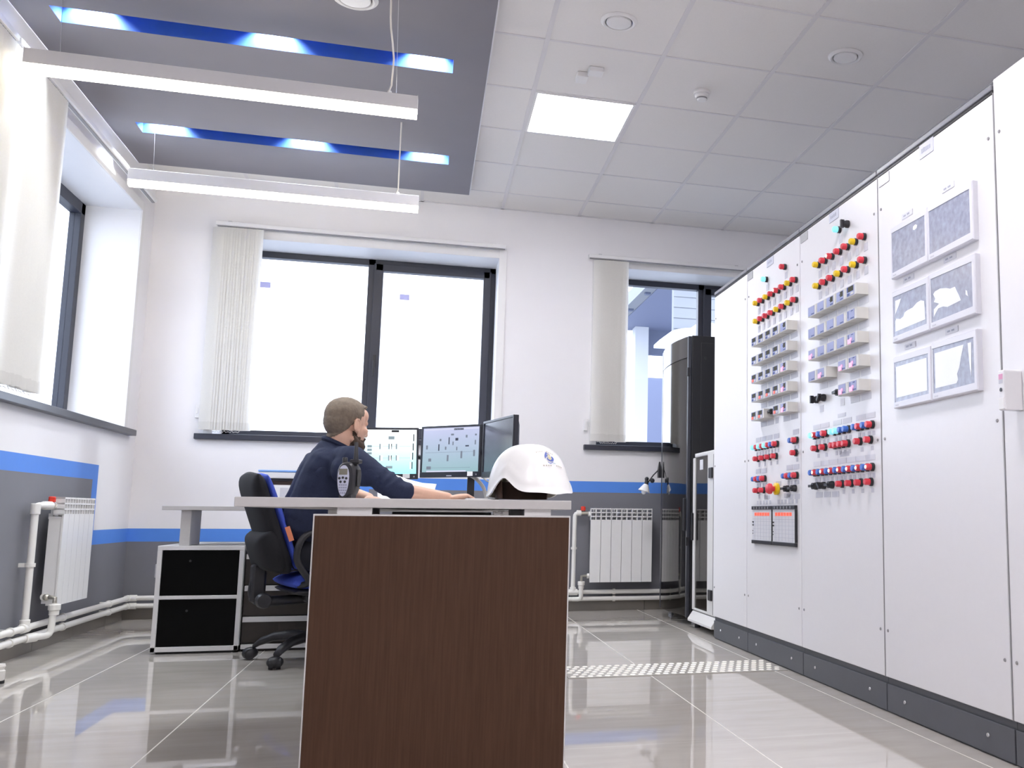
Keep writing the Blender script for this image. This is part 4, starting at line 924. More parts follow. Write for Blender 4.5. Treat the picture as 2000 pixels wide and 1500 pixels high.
def monitor(label_, pL, pR, z0, z1, kind, tilt=0, rollz=0):
    pL, pR = Vector((*pL, 0)), Vector((*pR, 0)); w = (pR-pL).length; h = z1-z0; c = (pL+pR)/2; rz = math.atan2(pR.y-pL.y, pR.x-pL.x)
    t = thing('monitor', label_, 'monitor', (c.x, c.y, (z0+z1)/2), rz, 'three desk monitors')
    t.rotation_euler = (0, R(rollz), rz)
    b = MB(); b.box(-w/2, w/2, 0, .022, -h/2, h/2)
    b.rings([[Vector((sx*w*k, y, sz*h*k)) for sx, sz in ((-1, -1), (1, -1), (1, 1), (-1, 1))] for y, k in ((.022, .47), (.05, .36))])
    b.build('casing', MONB, t, local=True, bevel=.003)
    bz, bt, bb = .011, .012, .030
    b = MB()
    for q in ((-w/2, w/2, h/2-bt, h/2), (-w/2, w/2, -h/2, -h/2+bb), (-w/2, -w/2+bz, -h/2+bb, h/2-bt), (w/2-bz, w/2, -h/2+bb, h/2-bt)): b.box(q[0], q[1], -.007, 0, q[2], q[3])
    b.build('bezel', MONB, t, local=True, bevel=.0015)
    X0, X1, Z0, Z1 = -w/2+bz, w/2-bz, -h/2+bb, h/2-bt
    b = MB(); b.m(0).box(X0, X1, -.002, -.0005, Z0, Z1)
    def ic(u0, u1, v0, v1, k): b.m(k).box(X0+(X1-X0)*u0, X0+(X1-X0)*u1, -.0026, -.002, Z0+(Z1-Z0)*v0, Z0+(Z1-Z0)*v1)
    rg = random.Random(5)
    if kind == 'a':
        mats = [scrmat('bright_process_screen', (.30, .86, .98), (.90, .97, 1.0), .42), emat('screen_white', (1, 1, 1), .42), emat('screen_grey', (.42, .52, .58), .22), emat('screen_dark', (.05, .05, .06), .15)]
        ic(.66, .76, .945, .99, 3); ic(.30, .65, .955, .985, 1); ic(.77, .95, .955, .985, 1)
        ic(.62, .70, .78, .85, 2); ic(.59, .68, .12, .18, 2)
        for v in (.56, .30):
            for u in (.50, .62, .72): ic(u, u+.018, v, v+.12, 2); ic(u+.018, u+.045, v, v+.12, 1)
            ic(.655, .668, v, v+.12, 3)
        for k in range(4): ic(.955-.006*k, .968-.006*k, .74-.21*k, .90-.21*k, 3); ic(.93-.006*k, .95-.006*k, .74-.21*k, .90-.21*k, 1)
        for v in (.60, .52, .44): ic(.34, .40, v, v+.05, 2); ic(.27, .30, v, v+.05, 2)
        for v in (.62, .36): ic(.40, .95, v, v+.006, 2)
    elif kind == 'b':
        mats = [scrmat('dim_process_screen', (.34, .56, .60), (.60, .64, .90), .26), emat('screen_pale', (.70, .72, .90), .30), emat('screen_mid', (.33, .38, .48), .20), emat('screen_dim', (.16, .18, .26), .14)]
        ic(.02, .98, .95, .985, 1); ic(.55, .72, .94, .98, 3); ic(.08, .78, .0, .03, 1)
        for u, v, w_, h_, k in ((.46, .62, .018, .16, 3), (.28, .48, .02, .15, 3), (.50, .82, .05, .04, 2), (.58, .70, .05, .06, 3), (.76, .76, .03, .06, 2), (.40, .50, .025, .07, 2), (.53, .60, .02, .08, 2), (.60, .48, .02, .08, 2), (.76, .56, .06, .03, 3), (.92, .60, .02, .1, 2), (.92, .80, .03, .04, 2), (.44, .24, .03, .14, 2), (.68, .30, .03, .16, 2), (.11, .24, .05, .07, 2), (.06, .52, .03, .09, 2), (.90, .34, .03, .14, 2), (.30, .70, .03, .05, 2), (.08, .06, .08, .07, 2)): ic(u, u+w_, v, v+h_, k)
        ic(.10, .85, .09, .095, 2); ic(.05, .9, .44, .445, 2)
    else:
        mats = [mat('dark_idle_screen', (.045, .05, .075), .16, noise=.04, spec=.8)]
    b.build('screen', mats, t, local=True)
    if kind != 'c':
        b = MB(); b.box(w/2-.082, w/2-.045, -.0085, -.007, -h/2+.006, -h/2+.030); b.build('paper_tag', PAPER, t, local=True)
    b = MB(); b.box(-.018, .018, -.0078, -.007, -h/2+.006, -h/2+.011); b.build('maker_mark', ALU, t, local=True)
    b = MB(); b.lathe([(.0045, -.0085), (.001, -.0085), (.001, -.007), (.0045, -.007)], (w/2-.022, 0, -h/2+.014), 'y', 12); b.build('power_button', ALU, t, local=True)
    b = MB(); b.box(-.05, .05, .05, .062, -.05, .05); b.build('mount_plate', BLKP, t, local=True)
    return t
monitor('left monitor of three, showing a bright cyan and white process diagram beside the man', (-.445, 5.545), (-.028, 5.55), .905, 1.193, 'a', rollz=-1.6)
monitor('middle monitor of three, showing a dim teal process diagram', (-.012, 5.52), (.296, 5.235), .918, 1.203, 'b')
monitor('right monitor of three, dark idle screen turned away behind the white helmet', (.308, 5.215), (.428, 4.765), .912, 1.213, 'c')
t = thing('monitor_stand', 'black post stand carrying the three monitors on the desk', 'monitor stand', (.257, 5.40, .7545))
b = MB(); b.box(.14, .345, 5.30, 5.45, .7548, .766); b.build('base_plate', BLKP, t, bevel=.004)
b = MB(); b.box(.238, .276, 5.385, 5.415, .766, 1.06); b.build('post', BLKP, t, bevel=.003)
b = MB(); b.tube([(.257, 5.41, 1.05), (.18, 5.43, 1.05), (.145, 5.455, 1.05)], .014, 10); b.tube([(.257, 5.41, 1.04), (.0, 5.66, 1.04), (-.22, 5.62, 1.04)], .014, 10); b.tube([(.257, 5.39, 1.05), (.37, 5.15, 1.05), (.418, 5.01, 1.05)], .014, 10); b.build('arm', BLKP, t, True)
def cable(label_, pts, r, m, n=8):
    o = MB().tube(sm(pts), r, n).build('monitor_cable', m, None, True, loc=pts[-1]); return tag(o, label_, 'cable', 'grey cables under the monitors')
def sm(p, k=5):
    p = [Vector(q) for q in p]; out = []
    q = [p[0]*2-p[1]] + p + [p[-1]*2-p[-2]]
    for i in range(1, len(q)-2):
        for j in range(k):
            s = j/k; out.append(.5*((2*q[i]) + (q[i+1]-q[i-1])*s + (2*q[i-1]-5*q[i]+4*q[i+1]-q[i+2])*s*s + (3*q[i]-q[i-1]-3*q[i+1]+q[i+2])*s**3))
    return out + [p[-1]]
cable('thick grey cable bundle curving down beside the monitor post', [(.25, 5.335, .93), (.285, 5.30, .905), (.32, 5.28, .86), (.335, 5.27, .80), (.34, 5.27, .762)], .010, GREYC)
cable('thin grey cable looping under the right monitor behind the helmet', [(.30, 5.27, .93), (.335, 5.22, .895), (.37, 5.18, .90), (.385, 5.16, .93)], .004, GREYC)

# papers
def sheet(name, label_, cat, pts, n=12):
    """curved sheet: rows of points"""
    b = MB(); b.rings([[Vector(p) for p in r] for r in pts], closed=False, cap=False)
    bmesh.ops.subdivide_edges(b.bm, edges=b.bm.edges[:], cuts=3, smooth=.6, use_grid_fill=True)
    o = b.build(name, PAPER, None, 'all', loc=(0, 5, .76)); s = o.modifiers.new('thickness', 'SOLIDIFY'); s.thickness = .0012; return tag(o, label_, cat)
sheet('paper_sheet', 'large curved white sheet of paper leaning below the left monitor by the man\'s arm', 'paper',
      [[(-.235, 5.46, .955), (-.16, 5.45, .935), (-.08, 5.42, .905), (.00, 5.40, .885), (.075, 5.38, .880)],
       [(-.23, 5.36, .87), (-.15, 5.34, .86), (-.08, 5.31, .835), (.00, 5.29, .825), (.060, 5.27, .825)],
       [(-.22, 5.28, .757), (-.14, 5.25, .757), (-.07, 5.22, .757), (.00, 5.20, .757), (.040, 5.19, .757)]])
b = MB(); b.box(.115, .20, 2.62, 2.72, .7549, .762); tag(b.build('notepad', PAPER, loc=(.15, 2.66, .7549)), 'thin white notepad on the desk just left of the helmet', 'notepad')
t = thing('computer_mouse', 'computer mouse under the man\'s right hand on the desk', 'mouse', (.235, 4.80, .7549))
b = MB(); M = Matrix.Diagonal((1, 1, 1)); b.ball((.232, 4.81, .764), (.045, .028, .018)); bmesh.ops.bisect_plane(b.bm, geom=b.bm.verts[:]+b.bm.edges[:]+b.bm.faces[:], plane_co=(0, 0, .7555), plane_no=(0, 0, -1), clear_outer=True); b.build('shell', BLKP, t, True)
b = MB(); b.cyl((.256, 4.807, .7775), (.256, 4.813, .7775), .005); b.build('wheel', GREYC, t, True)

# ================================================================ TWO-WAY RADIO (stands upright on the desk)
t = thing('walkie_talkie', 'black two-way radio with a silver keypad face standing upright on the desk edge', 'two-way radio', (-.172, 2.43, .7546), R(-20))
def oval(w, hgt, y, zb, n=26, top=.5, sq=2.4, x0=0):
    out = []
    for k in range(n):
        a = 2*pi*k/n; c, s = cos(a), sin(a)
        u = math.copysign(abs(c)**(2/sq), c); v = math.copysign(abs(s)**(2/sq), s)
        z = zb + hgt*(v+1)/2; taper = 1 - .26*max(0, 1-(z-zb)/hgt)
        out.append(Vector((x0+u*w/2*taper, y, z)))
    return out
b = MB(); b.rings([oval(.044, .086, -.017, .003), oval(.054, .093, -.011, .0), oval(.058, .094, 0, 0), oval(.058, .094, .020, 0), oval(.052, .090, .028, .002)])
b.build('body', BLKP, t, 35, local=True)
b = MB(); b.box(-.016, .016, -.013, .018, 0, .01); b.build('foot', BLKP, t, local=True)
b = MB(); b.rings([oval(.034, .080, -.0165, .005, sq=2.1, x0=-.004), oval(.033, .079, -.0195, .0055, sq=2.1, x0=-.004)]); fc = b.build('face_plate', RADG, t, 35, local=True)
b = MB(); b.box(-.0155, .0065, -.0205, -.0185, .060, .0755); b.build('display', LCD, fc, local=True, bevel=.002)
for u, z in ((-.013, .051), (-.004, .0525), (.005, .051), (-.0095, .042), (.0015, .042)):
    b = MB(); b.lathe([(.0034, -.0215), (.001, -.0218), (.001, -.019), (.0034, -.019)], (u, 0, z), 'y', 12); b.build('key', BLKP, fc, 40, local=True)
for r_ in range(4):
    for c_ in range(4 if r_ < 3 else 3):
        b = MB(); u = -.012+.0055*c_+(.0028 if r_ == 3 else 0); z = .034-.0068*r_; b.box(u-.0019, u+.0019, -.0206, -.019, z-.0019, z+.0019); b.build('key', KEYG, fc, local=True)
b = MB(); b.tube([(.0165, .006, .088), (.0165, .006, .098), (.0160, .006, .099), (.0150, .006, .143), (.0150, .006, .146)], [.0085, .0085, .0062, .0042, .003], 14); b.build('antenna', BLKP, t, 40, local=True)
b = MB(); b.lathe([(.0062, .088), (.0066, .104), (.005, .106), (.001, .106)], (-.013, .006, 0), 'z', 14); b.build('volume_knob', BLKP, t, 40, local=True)
b = MB(); b.box(.004, .030, -.006, .016, .090, .1005); b.build('antenna_collar', BLKP, t, local=True, bevel=.003)
b = MB(); b.box(.0255, .0295, -.006, .012, .03, .075); b.build('side_button', mat('radio_side_rubber', (.04, .04, .04), .7, noise=.1), t, local=True, bevel=.002)

t.scale = (.93, .93, .93)
# ================================================================ HELMET
hc = Vector((.268, 2.535, .7546)); hf = R(-63)                        # front direction
t = thing('safety_helmet', 'white safety helmet with a blue and gold drop emblem lying on the desk', 'helmet', hc, hf)
A_, B_, ZH = .118, .100, .150                                         # half length (front = +x), half width, height
def rim(ph):                                                          # rim height by angle from the front
    d = math.atan2(sin(ph), cos(ph))
    ear = .037*math.exp(-((abs(d)-R(73))/.30)**2)
    back = .012*max(0, -cos(d))
    return max(.0005, .0205 - back + ear - .006*math.exp(-((abs(d)-R(105))/.3)**2) - .004*math.exp(-(d/.22)**2))
def shell_r(ph, z, s=1.0):
    q = min(1, max(0, z/ZH)); k = (1-q**2.5)**(1/2.5)
    return Vector((A_*cos(ph)*k*s, B_*sin(ph)*k*s, z))
NA, NV = 72, 22
def shell(s, zs, bm_):
    rs = []
    for j in range(NV+1):
        ring = []
        for i in range(NA):
            ph = 2*pi*i/NA; zr = rim(ph); z = zr + (ZH*zs-zr)*sin(pi/2*j/NV)
            p = shell_r(ph, min(z/zs, ZH*.9999), s)
            fl = math.exp(-(z-zr)/.016)*.006*max(0, cos(ph/1.15) if abs(math.atan2(sin(ph), cos(ph))) < R(100) else 0)
            lip = .0035*math.exp(-(z-zr)/.006)
            band = .0028/(1+math.exp((z-zr-.036)/.0016))*max(0, cos(math.atan2(sin(ph), cos(ph))*.95))**.5
            rr = Vector((cos(ph), sin(ph), 0)); ring.append(Vector((p.x, p.y, z)) + rr*(fl+lip+band))
        rs.append(ring)
    return rs
b = MB(); o_ = shell(1.0, 1.0, 0); i_ = shell(.955, .97, 0)
b.m(0).rings(o_, cap=False); b.m(1).rings(i_, cap=False); b.m(0).rings([o_[0], i_[0]], cap=False)
sh = b.build('shell', [HELM, HELMI], t, 'all', local=True)
b = MB(); rs = []
for i in range(25):                                                   # padded band round the back of the liner
    a = R(105) + R(165)*i/24; rs.append([Vector((A_*cos(a)*k, B_*sin(a)*k, z)) for z, k in ((.006, .80), (.052, .84), (.052, .80), (.006, .76))])
b.rings(rs); b.build('sweatband', LEATH, t, 30, local=True)
b = MB()
for a in (40, 110, 180, 250, 320):
    pts = [Vector((A_*.83*cos(R(a))*cos(R(e)), B_*.83*sin(R(a))*cos(R(e)), .03 + .095*sin(R(e)))) for e in range(0, 91, 15)]
    b.rings([[p + Vector((-sin(R(a))*.008, cos(R(a))*.008, 0)), p - Vector((-sin(R(a))*.008, cos(R(a))*.008, 0)), p - Vector((-sin(R(a))*.008, cos(R(a))*.008, .001)), p + Vector((-sin(R(a))*.008, cos(R(a))*.008, -.001))] for p in pts])
b.build('harness', HELMI, t, local=True)
# emblem printed on the shell: 2-D outline (mm, right/up as seen) wrapped over the dome
def hp(u, v, lift=.0017):
    u, v = u/1000, v/1000; z = .112 + v*.86
    ph = u/.088
    p = shell_r(ph, z); n = Vector((cos(ph), sin(ph), .55*(z/ZH)*2)).normalized(); return p + n*lift
def decal(name, polys, m):
    b = MB()
    for pl in polys:
        # densify and triangulate from the middle
        f = b.bm.faces.new([b.bm.verts.new((x, y, 0)) for x, y in pl])
        bmesh.ops.triangulate(b.bm, faces=[f])
    bmesh.ops.subdivide_edges(b.bm, edges=b.bm.edges[:], cuts=2)
    for v_ in b.bm.verts: v_.co = hp(v_.co.x, v_.co.y)
    o = b.build(name, m, t, 'all', local=True); return o
def em(x, y): return ((x-925)*.060, (760-y)*.0600)                   # emblem sheet coordinates
E1 = [em(*q) for q in ((840, 505), (1045, 680), (1010, 690), (930, 630), (840, 610), (850, 650), (880, 700), (810, 740), (765, 780), (735, 845), (705, 820), (690, 740), (730, 650), (795, 575))]
E2 = [em(*q) for q in ((1095, 725), (1150, 780), (1170, 850), (1140, 920), (1060, 990), (950, 990), (850, 945), (780, 890), (785, 830), (830, 790), (890, 780), (830, 830), (860, 880), (945, 930), (1020, 880), (1050, 830), (1035, 770))]
EG = [em(*q) for q in ((845, 615), (930, 630), (1025, 685), (1020, 760), (1045, 820), (1000, 885), (945, 925), (890, 885), (830, 835), (850, 800), (910, 780), (915, 730), (880, 690))]
EWV = [em(*q) for q in ((780, 1040), (800, 1010), (815, 1035), (870, 1065), (930, 1060), (1030, 1020), (1095, 1030), (1040, 1045), (960, 1080), (915, 1105), (850, 1090))]
EWT = [em(*q) for q in ((1005, 1110), (1060, 1080), (1120, 1070), (1165, 1080), (1195, 1115), (1150, 1100), (1090, 1095))]
decal('emblem_blue', [E1, E2, EWV], EMBB); decal('emblem_gold', [EG], EMBG); decal('emblem_teal', [EWT], EMBC)
LT = []
for x, y in ((330, 545), (425, 520), (535, 508), (650, 495), (950, 500), (1050, 545), (1145, 575), (1240, 612), (570, 1210), (685, 1200), (790, 1200), (895, 1195), (1210, 1200), (1305, 1210), (1400, 1235), (1490, 1265)):
    w_, h_ = 34, 44
    LT += [[em(x-w_, y-h_*.6), em(x+w_, y-h_*.6), em(x+w_*.2, y+h_), em(x-w_*.5, y+h_*.8)]]
decal('emblem_lettering', LT, EMBT)

# ================================================================ OFFICE CHAIR
ch_a = R(20); cc = Vector((-.458, 5.17, 0))
t = thing('office_chair', 'black and blue swivel office chair under the seated man', 'office chair', cc, ch_a)
# local: +x forward, +y left
def L2W(p): return p
base_ang = [168-20, 240-20, 312-20, 24-20, 96-20]
b = MB(); b.lathe([(.05, .055), (.055, .075), (.045, .115), (.032, .125), (.032, .20), (.022, .20), (.022, .29)], (0, 0, 0), 'z', 20); b.build('column', BLKP, t, 40, local=True)
for a in base_ang:
    a = R(a); d = Vector((cos(a), sin(a), 0)); n = Vector((-sin(a), cos(a), 0))
    b = MB(); rs = []
    for s, z, w, h in ((.03, .105, .032, .026), (.12, .120, .031, .025), (.22, .110, .028, .022), (.285, .086, .024, .019), (.315, .064, .020, .013)):
        c = d*s + Vector((0, 0, z)); rs.append([c + n*w*cos(q)*1 + Vector((0, 0, h*sin(q))) for q in [2*pi*k/12 for k in range(12)]])
    b.rings(rs); b.build('base_leg', BLKP, t, 50, local=True)
    b = MB(); c = d*.325
    sw = Matrix.Rotation(a+R(35), 3, 'Z')
    for s in (-1, 1):
        p = c + sw @ Vector((.012, s*.008, .0268)); q = c + sw @ Vector((.012, s*.026, .0268)); b.tube([p, q], [.0265, .0255], 18)
    b.tube([c + Vector((0, 0, .02)), c + Vector((0, 0, .06))], .009, 10)
    b.ball(c + sw @ Vector((.006, 0, .032)), (.038, .034, .028), u=14, v=10)
    b.build('caster', BLKP, t, 40, local=True)
def pad(name, m, cx, fwd, side, thick, M, puff=.02, parent=t, nx=14, ny=14):
    b = MB(); top, bot = [], []
    for i in range(nx+1):
        for arr, sgn in ((top, 1), (bot, -1)): arr.append([])
        for j in range(ny+1):
            u, v = -1+2*i/nx, -1+2*j/ny
            k = max(abs(u), abs(v)); l = math.hypot(u, v) or 1
            f = k/l if l else 1; f = .80+.20*f                        # squircle
            x, y = u*fwd*f, v*side*f; e = (1-min(1, k)**3)**.5
            top[-1].append(M @ Vector((x, y, thick/2*e + puff*(1-u*u)*(1-v*v)))); bot[-1].append(M @ Vector((x, y, -thick/2*e)))
    for g in (top, bot):
        V = [[b.bm.verts.new(p) for p in r] for r in g]
        for i in range(nx):
            for j in range(ny): b.face([V[i][j], V[i+1][j], V[i+1][j+1], V[i][j+1]])
    bmesh.ops.remove_doubles(b.bm, verts=b.bm.verts[:], dist=1e-4)
    o = b.build(name, m, parent, 'all', local=True); sb = o.modifiers.new('round', 'SUBSURF'); sb.levels = sb.render_levels = 1
    return o
pad('seat', CHAIRBL, 0, .245, .245, .075, Matrix.Translation((.03, 0, .385)), .015)
pad('seat_shell', BLKP, 0, .235, .235, .05, Matrix.Translation((.03, 0, .345)), -.012)
TB = R(20)
def Mb(x, z, tilt): return Matrix.Translation((x, 0, z)) @ Matrix.Rotation(R(90)-tilt, 4, 'Y') @ Matrix.Rotation(pi, 4, 'Z')
# back cushion: local x of the pad runs up the back, z points forward
def backM(cx, cz, tilt):
    upv = Vector((-sin(tilt), 0, cos(tilt))); fv = Vector((cos(tilt), 0, sin(tilt))); sv = Vector((0, 1, 0))
    return Matrix(((upv.x, sv.x, fv.x, cx), (upv.y, sv.y, fv.y, 0), (upv.z, sv.z, fv.z, cz), (0, 0, 0, 1)))
pad('back_cushion', CHAIRBL, 0, .262, .205, .042, backM(-.246, .675, TB), .010)
pad('back_shell', CHAIRB, 0, .275, .222, .095, backM(-.288, .668, TB), -.02)
pad('lumbar_shell', CHAIRB, 0, .108, .230, .14, backM(-.272, .540, R(18)), -.01)
b = MB(); b.box(-.335, -.270, -.035, .035, .29, .47); b.build('back_bracket', BLKP, t, local=True, bevel=.012)
b = MB(); b.tube(sm([(-.31, 0, .42), (-.32, 0, .33), (-.27, 0, .295), (-.05, 0, .30)]), .024, 12); b.build('back_arm', BLKP, t, True, local=True)
b = MB(); b.lathe([(.001, -.135), (.030, -.132), (.036, -.12), (.036, -.09), (.02, -.085), (.02, .0)], (-.295, 0, .305), 'y', 20); b.build('tension_knob', BLKP, t, 35, local=True)
b = MB(); b.box(-.10, .12, -.09, .09, .285, .33); b.build('mechanism', BLKP, t, local=True, bevel=.012)
b = MB(); b.tube([(-.02, -.08, .305), (-.02, -.20, .305)], .006, 8); b.tube([(-.02, -.20, .305), (-.02, -.25, .30)], .012, 10); b.build('height_lever', BLKP, t, True, local=True)
for s in (-1, 1):
    b = MB(); y = s*.245
    b.tube(sm([(-.16, y*.8, .375), (-.13, y, .40), (-.19, y+s*.01, .50), (-.17, y+s*.01, .60), (-.09, y, .635), (.02, y, .635), (.10, y, .60), (.08, y, .50), (.0, y, .40), (.0, y*.8, .375)]), .016, 12); b.build('armrest', BLKP, t, True, local=True)
b = MB(); M = backM(-.225, .62, TB); b.box(-.035, .035, -.228, -.221, -.01, .012, M); b.build('tag', mat('orange_tag', (.75, .25, .12), .6, noise=.1), t, local=True)

# ================================================================ THE SEATED MAN
HR = R(42)                                                            # where he looks
hd = Vector((-.372, 4.985, 1.150))
def remesh(b, voxel, it, name):
    bmesh.ops.recalc_face_normals(b.bm, faces=b.bm.faces[:])
    me = bpy.data.meshes.new('tmp'); b.bm.to_mesh(me); b.bm.free()
    o = bpy.data.objects.new('tmp', me); COL.objects.link(o)
    r = o.modifiers.new('r', 'REMESH'); r.mode = 'VOXEL'; r.voxel_size = voxel; r.use_smooth_shade = True
    s = o.modifiers.new('s', 'SMOOTH'); s.factor = .5; s.iterations = it
    dg = bpy.context.evaluated_depsgraph_get(); dg.update()
    m2 = bpy.data.meshes.new_from_object(o.evaluated_get(dg), depsgraph=dg); bpy.data.objects.remove(o); m2.name = name; return m2
SC_ = 1.05
HM = Matrix.Translation(hd) @ Matrix.Rotation(HR, 4, 'Z') @ Matrix.Rotation(R(6), 4, 'Y') @ Matrix.Scale(SC_, 4)
def hv(x, y, z): return HM @ Vector((x, y, z))
def hball(b, c, r, rot=None):
    M3 = (HM.to_3x3() @ rot) if rot else HM.to_3x3(); b.ball(hv(*c), r, M3, 20, 14)
def hcap(b, p, q, r0_, r1_): b.cap(hv(*p), hv(*q), r0_*SC_, r1_*SC_)
def head_parts(b):
    hball(b, (-.012, 0, .034), (.099, .077, .086)); hball(b, (-.045, 0, .012), (.066, .068, .072)); hball(b, (.035, 0, -.022), (.058, .063, .088))
    hball(b, (.042, 0, -.078), (.046, .052, .036)); hball(b, (.078, 0, -.098), (.021, .024, .020)); hball(b, (.060, 0, .052), (.036, .058, .046))
    for s in (-1, 1):
        hcap(b, (.086, s*.010, .022), (.074, s*.042, .020), .013, .011); hball(b, (.064, s*.042, -.018), (.024, .020, .022))
        hcap(b, (.000, s*.056, -.068), (.060, s*.036, -.092), .017, .018)
        rot = Matrix.Rotation(s*R(-22), 3, 'Z') @ Matrix.Rotation(R(-12), 3, 'Y')
        hball(b, (-.004, s*.080, -.008), (.021, .009, .033), rot)
        pts = [hv(-.004+.019*cos(a)-.004, s*(.085+.004*(1-cos(a))), -.006+.031*sin(a)) for a in [R(x) for x in range(-70, 231, 25)]]
        b.tube(pts, .0052, 8); hball(b, (.006, s*.081, -.036), (.009, .007, .011))
        hcap(b, (.083, s*.019, .0135), (.081, s*.031, .0155), .0052, .0052); hcap(b, (.081, s*.031, .0155), (.074, s*.043, .0115), .0052, .0045); hcap(b, (.082, s*.020, -.0075), (.075, s*.042, -.0065), .0048, .0045)
        hcap(b, (.097, s*.009, -.032), (.098, s*.012, -.033), .008, .007)
    hcap(b, (.093, 0, .018), (.112, 0, -.022), .009, .012); hball(b, (.112, 0, -.028), (.012, .012, .011))
    hball(b, (.091, 0, -.055), (.013, .025, .006)); hball(b, (.090, 0, -.064), (.013, .022, .007)); hball(b, (.085, 0, -.045), (.012, .03, .012))
neck0 = Vector((-.420, 4.985, 1.000))
def hand(b, wrist, d, n, curl, side, spread=.16):
    """wrist point, direction of the palm, palm normal (back of hand side), curl degrees per joint, thumb side (+1 = d x n)"""
    wrist, d, n = Vector(wrist), Vector(d).normalized(), Vector(n).normalized(); s = d.cross(n)*side
    pc = wrist + d*.045
    M = Matrix((( d.x, s.x, n.x), (d.y, s.y, n.y), (d.z, s.z, n.z)))
    b.ball(pc, (.052, .040, .0155), M, 16, 10); b.ball(pc + d*.022, (.032, .041, .014), M, 16, 10)
    for k, (o, ln, rr) in enumerate(((.028, .072, .0085), (.0095, .080, .0088), (-.0095, .075, .0085), (-.027, .058, .0075))):
        p = pc + d*.040 + s*o + n*.002; ang = 0; a0 = o*4*spread
        dd = (d*cos(a0) + s*sin(a0))
        for j, f in enumerate((.46, .31, .23)):
            ang += R(curl[j]) * (1 + .12*k); q = p + (dd*cos(ang) - n*sin(ang))*ln*f
            b.cap(p, q, rr*(1-.08*j), rr*(1-.08*(j+1)), 10); p = q
    p = pc - d*.022 + s*.026; q = p + (d*.75 + s*.62 - n*.22)*.036; b.cap(wrist + d*.012 + s*.012, p, .013, .0125, 10); b.cap(p, q, .0115, .0098, 10); r_ = q + (d*.92 + s*.12 - n*.35)*.030; b.cap(q, r_, .0096, .008, 10)
SHR, SHL = Vector((-.322, 4.805, .972)), Vector((-.470, 5.165, .972))
ELR, ELL = Vector((-.112, 4.735, .827)), Vector((-.36, 5.36, .815))
WRR, WRL = Vector((.118, 4.80, .797)), Vector((-.262, 5.185, .797))
HPR, HPL = Vector((-.53, 5.02, .52)), Vector((-.58, 5.18, .52))
KNR, KNL = Vector((-.145, 5.10, .515)), Vector((-.20, 5.30, .515))
ANR, ANL = Vector((-.10, 5.13, .10)), Vector((-.13, 5.36, .10))
b = MB()
head_parts(b)
b.cap(hv(-.020, 0, -.050), neck0, .060*SC_, .068)
b.cap(neck0, (-.50, 5.06, .80), .085, .10); b.cap((-.50, 5.06, .80), (-.53, 5.09, .56), .10, .11)
for sh, el, wr, hp_, kn, an in ((SHR, ELR, WRR, HPR, KNR, ANR), (SHL, ELL, WRL, HPL, KNL, ANL)):
    b.cap(neck0 + Vector((0, 0, -.03)), sh, .06, .055); b.cap(sh, el, .050, .041); b.cap(el, el.lerp(wr, .45), .040, .038); b.cap(el.lerp(wr, .4), wr, .038, .0275)
    b.cap(hp_, kn, .082, .058); b.cap(kn, an, .055, .036); b.cap(an + Vector((-.03, -.01, -.04)), an + Vector((.15, .05, -.055)), .036, .030)
hand(b, WRR + Vector((.012, 0, -.002)), (.95, .10, .14), (-.12, .05, .99), (26, 32, 22), -1)
hand(b, WRL + Vector((.005, -.008, -.002)), (.45, -.88, -.10), (.05, -.05, .99), (12, 22, 18), 1)
person = thing('person', 'bearded man in a navy sweater seated in profile at the desk, reaching to the mouse', 'person', (-.50, 5.10, 0))
def putmesh(name, me, m, parent):
    me.materials.clear(); me.materials.append(m)
    for v in me.vertices: v.co = v.co - origin(parent)
    for p in me.polygons: p.use_smooth = True; p.material_index = 0
    o = bpy.data.objects.new(name, me); COL.objects.link(o); o.parent = parent; return o
bodyme = remesh(b, .0046, 3, 'body')
# hair and beard: shells grown from the head surface
IH = HM.inverted()
def shellfrom(me, keep, off, name, m, jitter=0):
    bm = bmesh.new(); bm.from_mesh(me); bm.normal_update()
    kill = [f for f in bm.faces if not keep(IH @ f.calc_center_median())]
    bmesh.ops.delete(bm, geom=kill, context='FACES')
    rg = random.Random(3)
    bd = {v for e in bm.edges if len(e.link_faces) == 1 for v in e.verts}
    nr = {v: v.normal.copy() for v in bm.verts}
    for v in bm.verts:
        q = IH @ v.co; v.co += nr[v]*(off(q)*(.25 if v in bd else 1) + (rg.uniform(-jitter, jitter) if v not in bd else 0))
    o = MB(); o.bm.free(); o.bm = bm
    me2 = bpy.data.meshes.new(name); bm.to_mesh(me2); bm.free(); return putmesh(name, me2, m, person)
def hairkeep(p):
    x, y, z = p
    if z < -.085 or x > .10: return False
    if abs(y) > .0775 and -.048 < z < .030 and -.034 < x < .026: return False      # ears
    if x > .034: return z > .080 + (x-.034)*.2 and x < .078
    if x > .004: return z > (.045 if x > .018 else -.026)
    if x > -.030: return z > .024 - (.004-x)*1.0
    return z > -.020 - (-.030-x)*1.05
hair = shellfrom(bodyme, hairkeep, lambda q: .0045 + .009*max(0, min(1, (q[2]-.02)/.07)) + (.003 if q[0] > .06 else 0), 'hair', HAIR, .0012)
def beardkeep(p):
    x, y, z = p
    if z < -.126 or x < -.005 or abs(y) > .074: return False
    if x > .086 and -.074 < z < -.050 and abs(y) < .024: return False
    if x > .070: return z < -.046 if abs(y) < .034 else z < -.056
    return -.118 < z < -.050 + (-.012 if x > .045 else .0) or (x < .022 and z < -.030 and z > -.11)
beard = shellfrom(bodyme, beardkeep, lambda q: .003 + .007*max(0, min(1, (q[0]-.03)/.05)), 'beard', BEARD, .001)
body = putmesh('body', bodyme, SKIN, person)
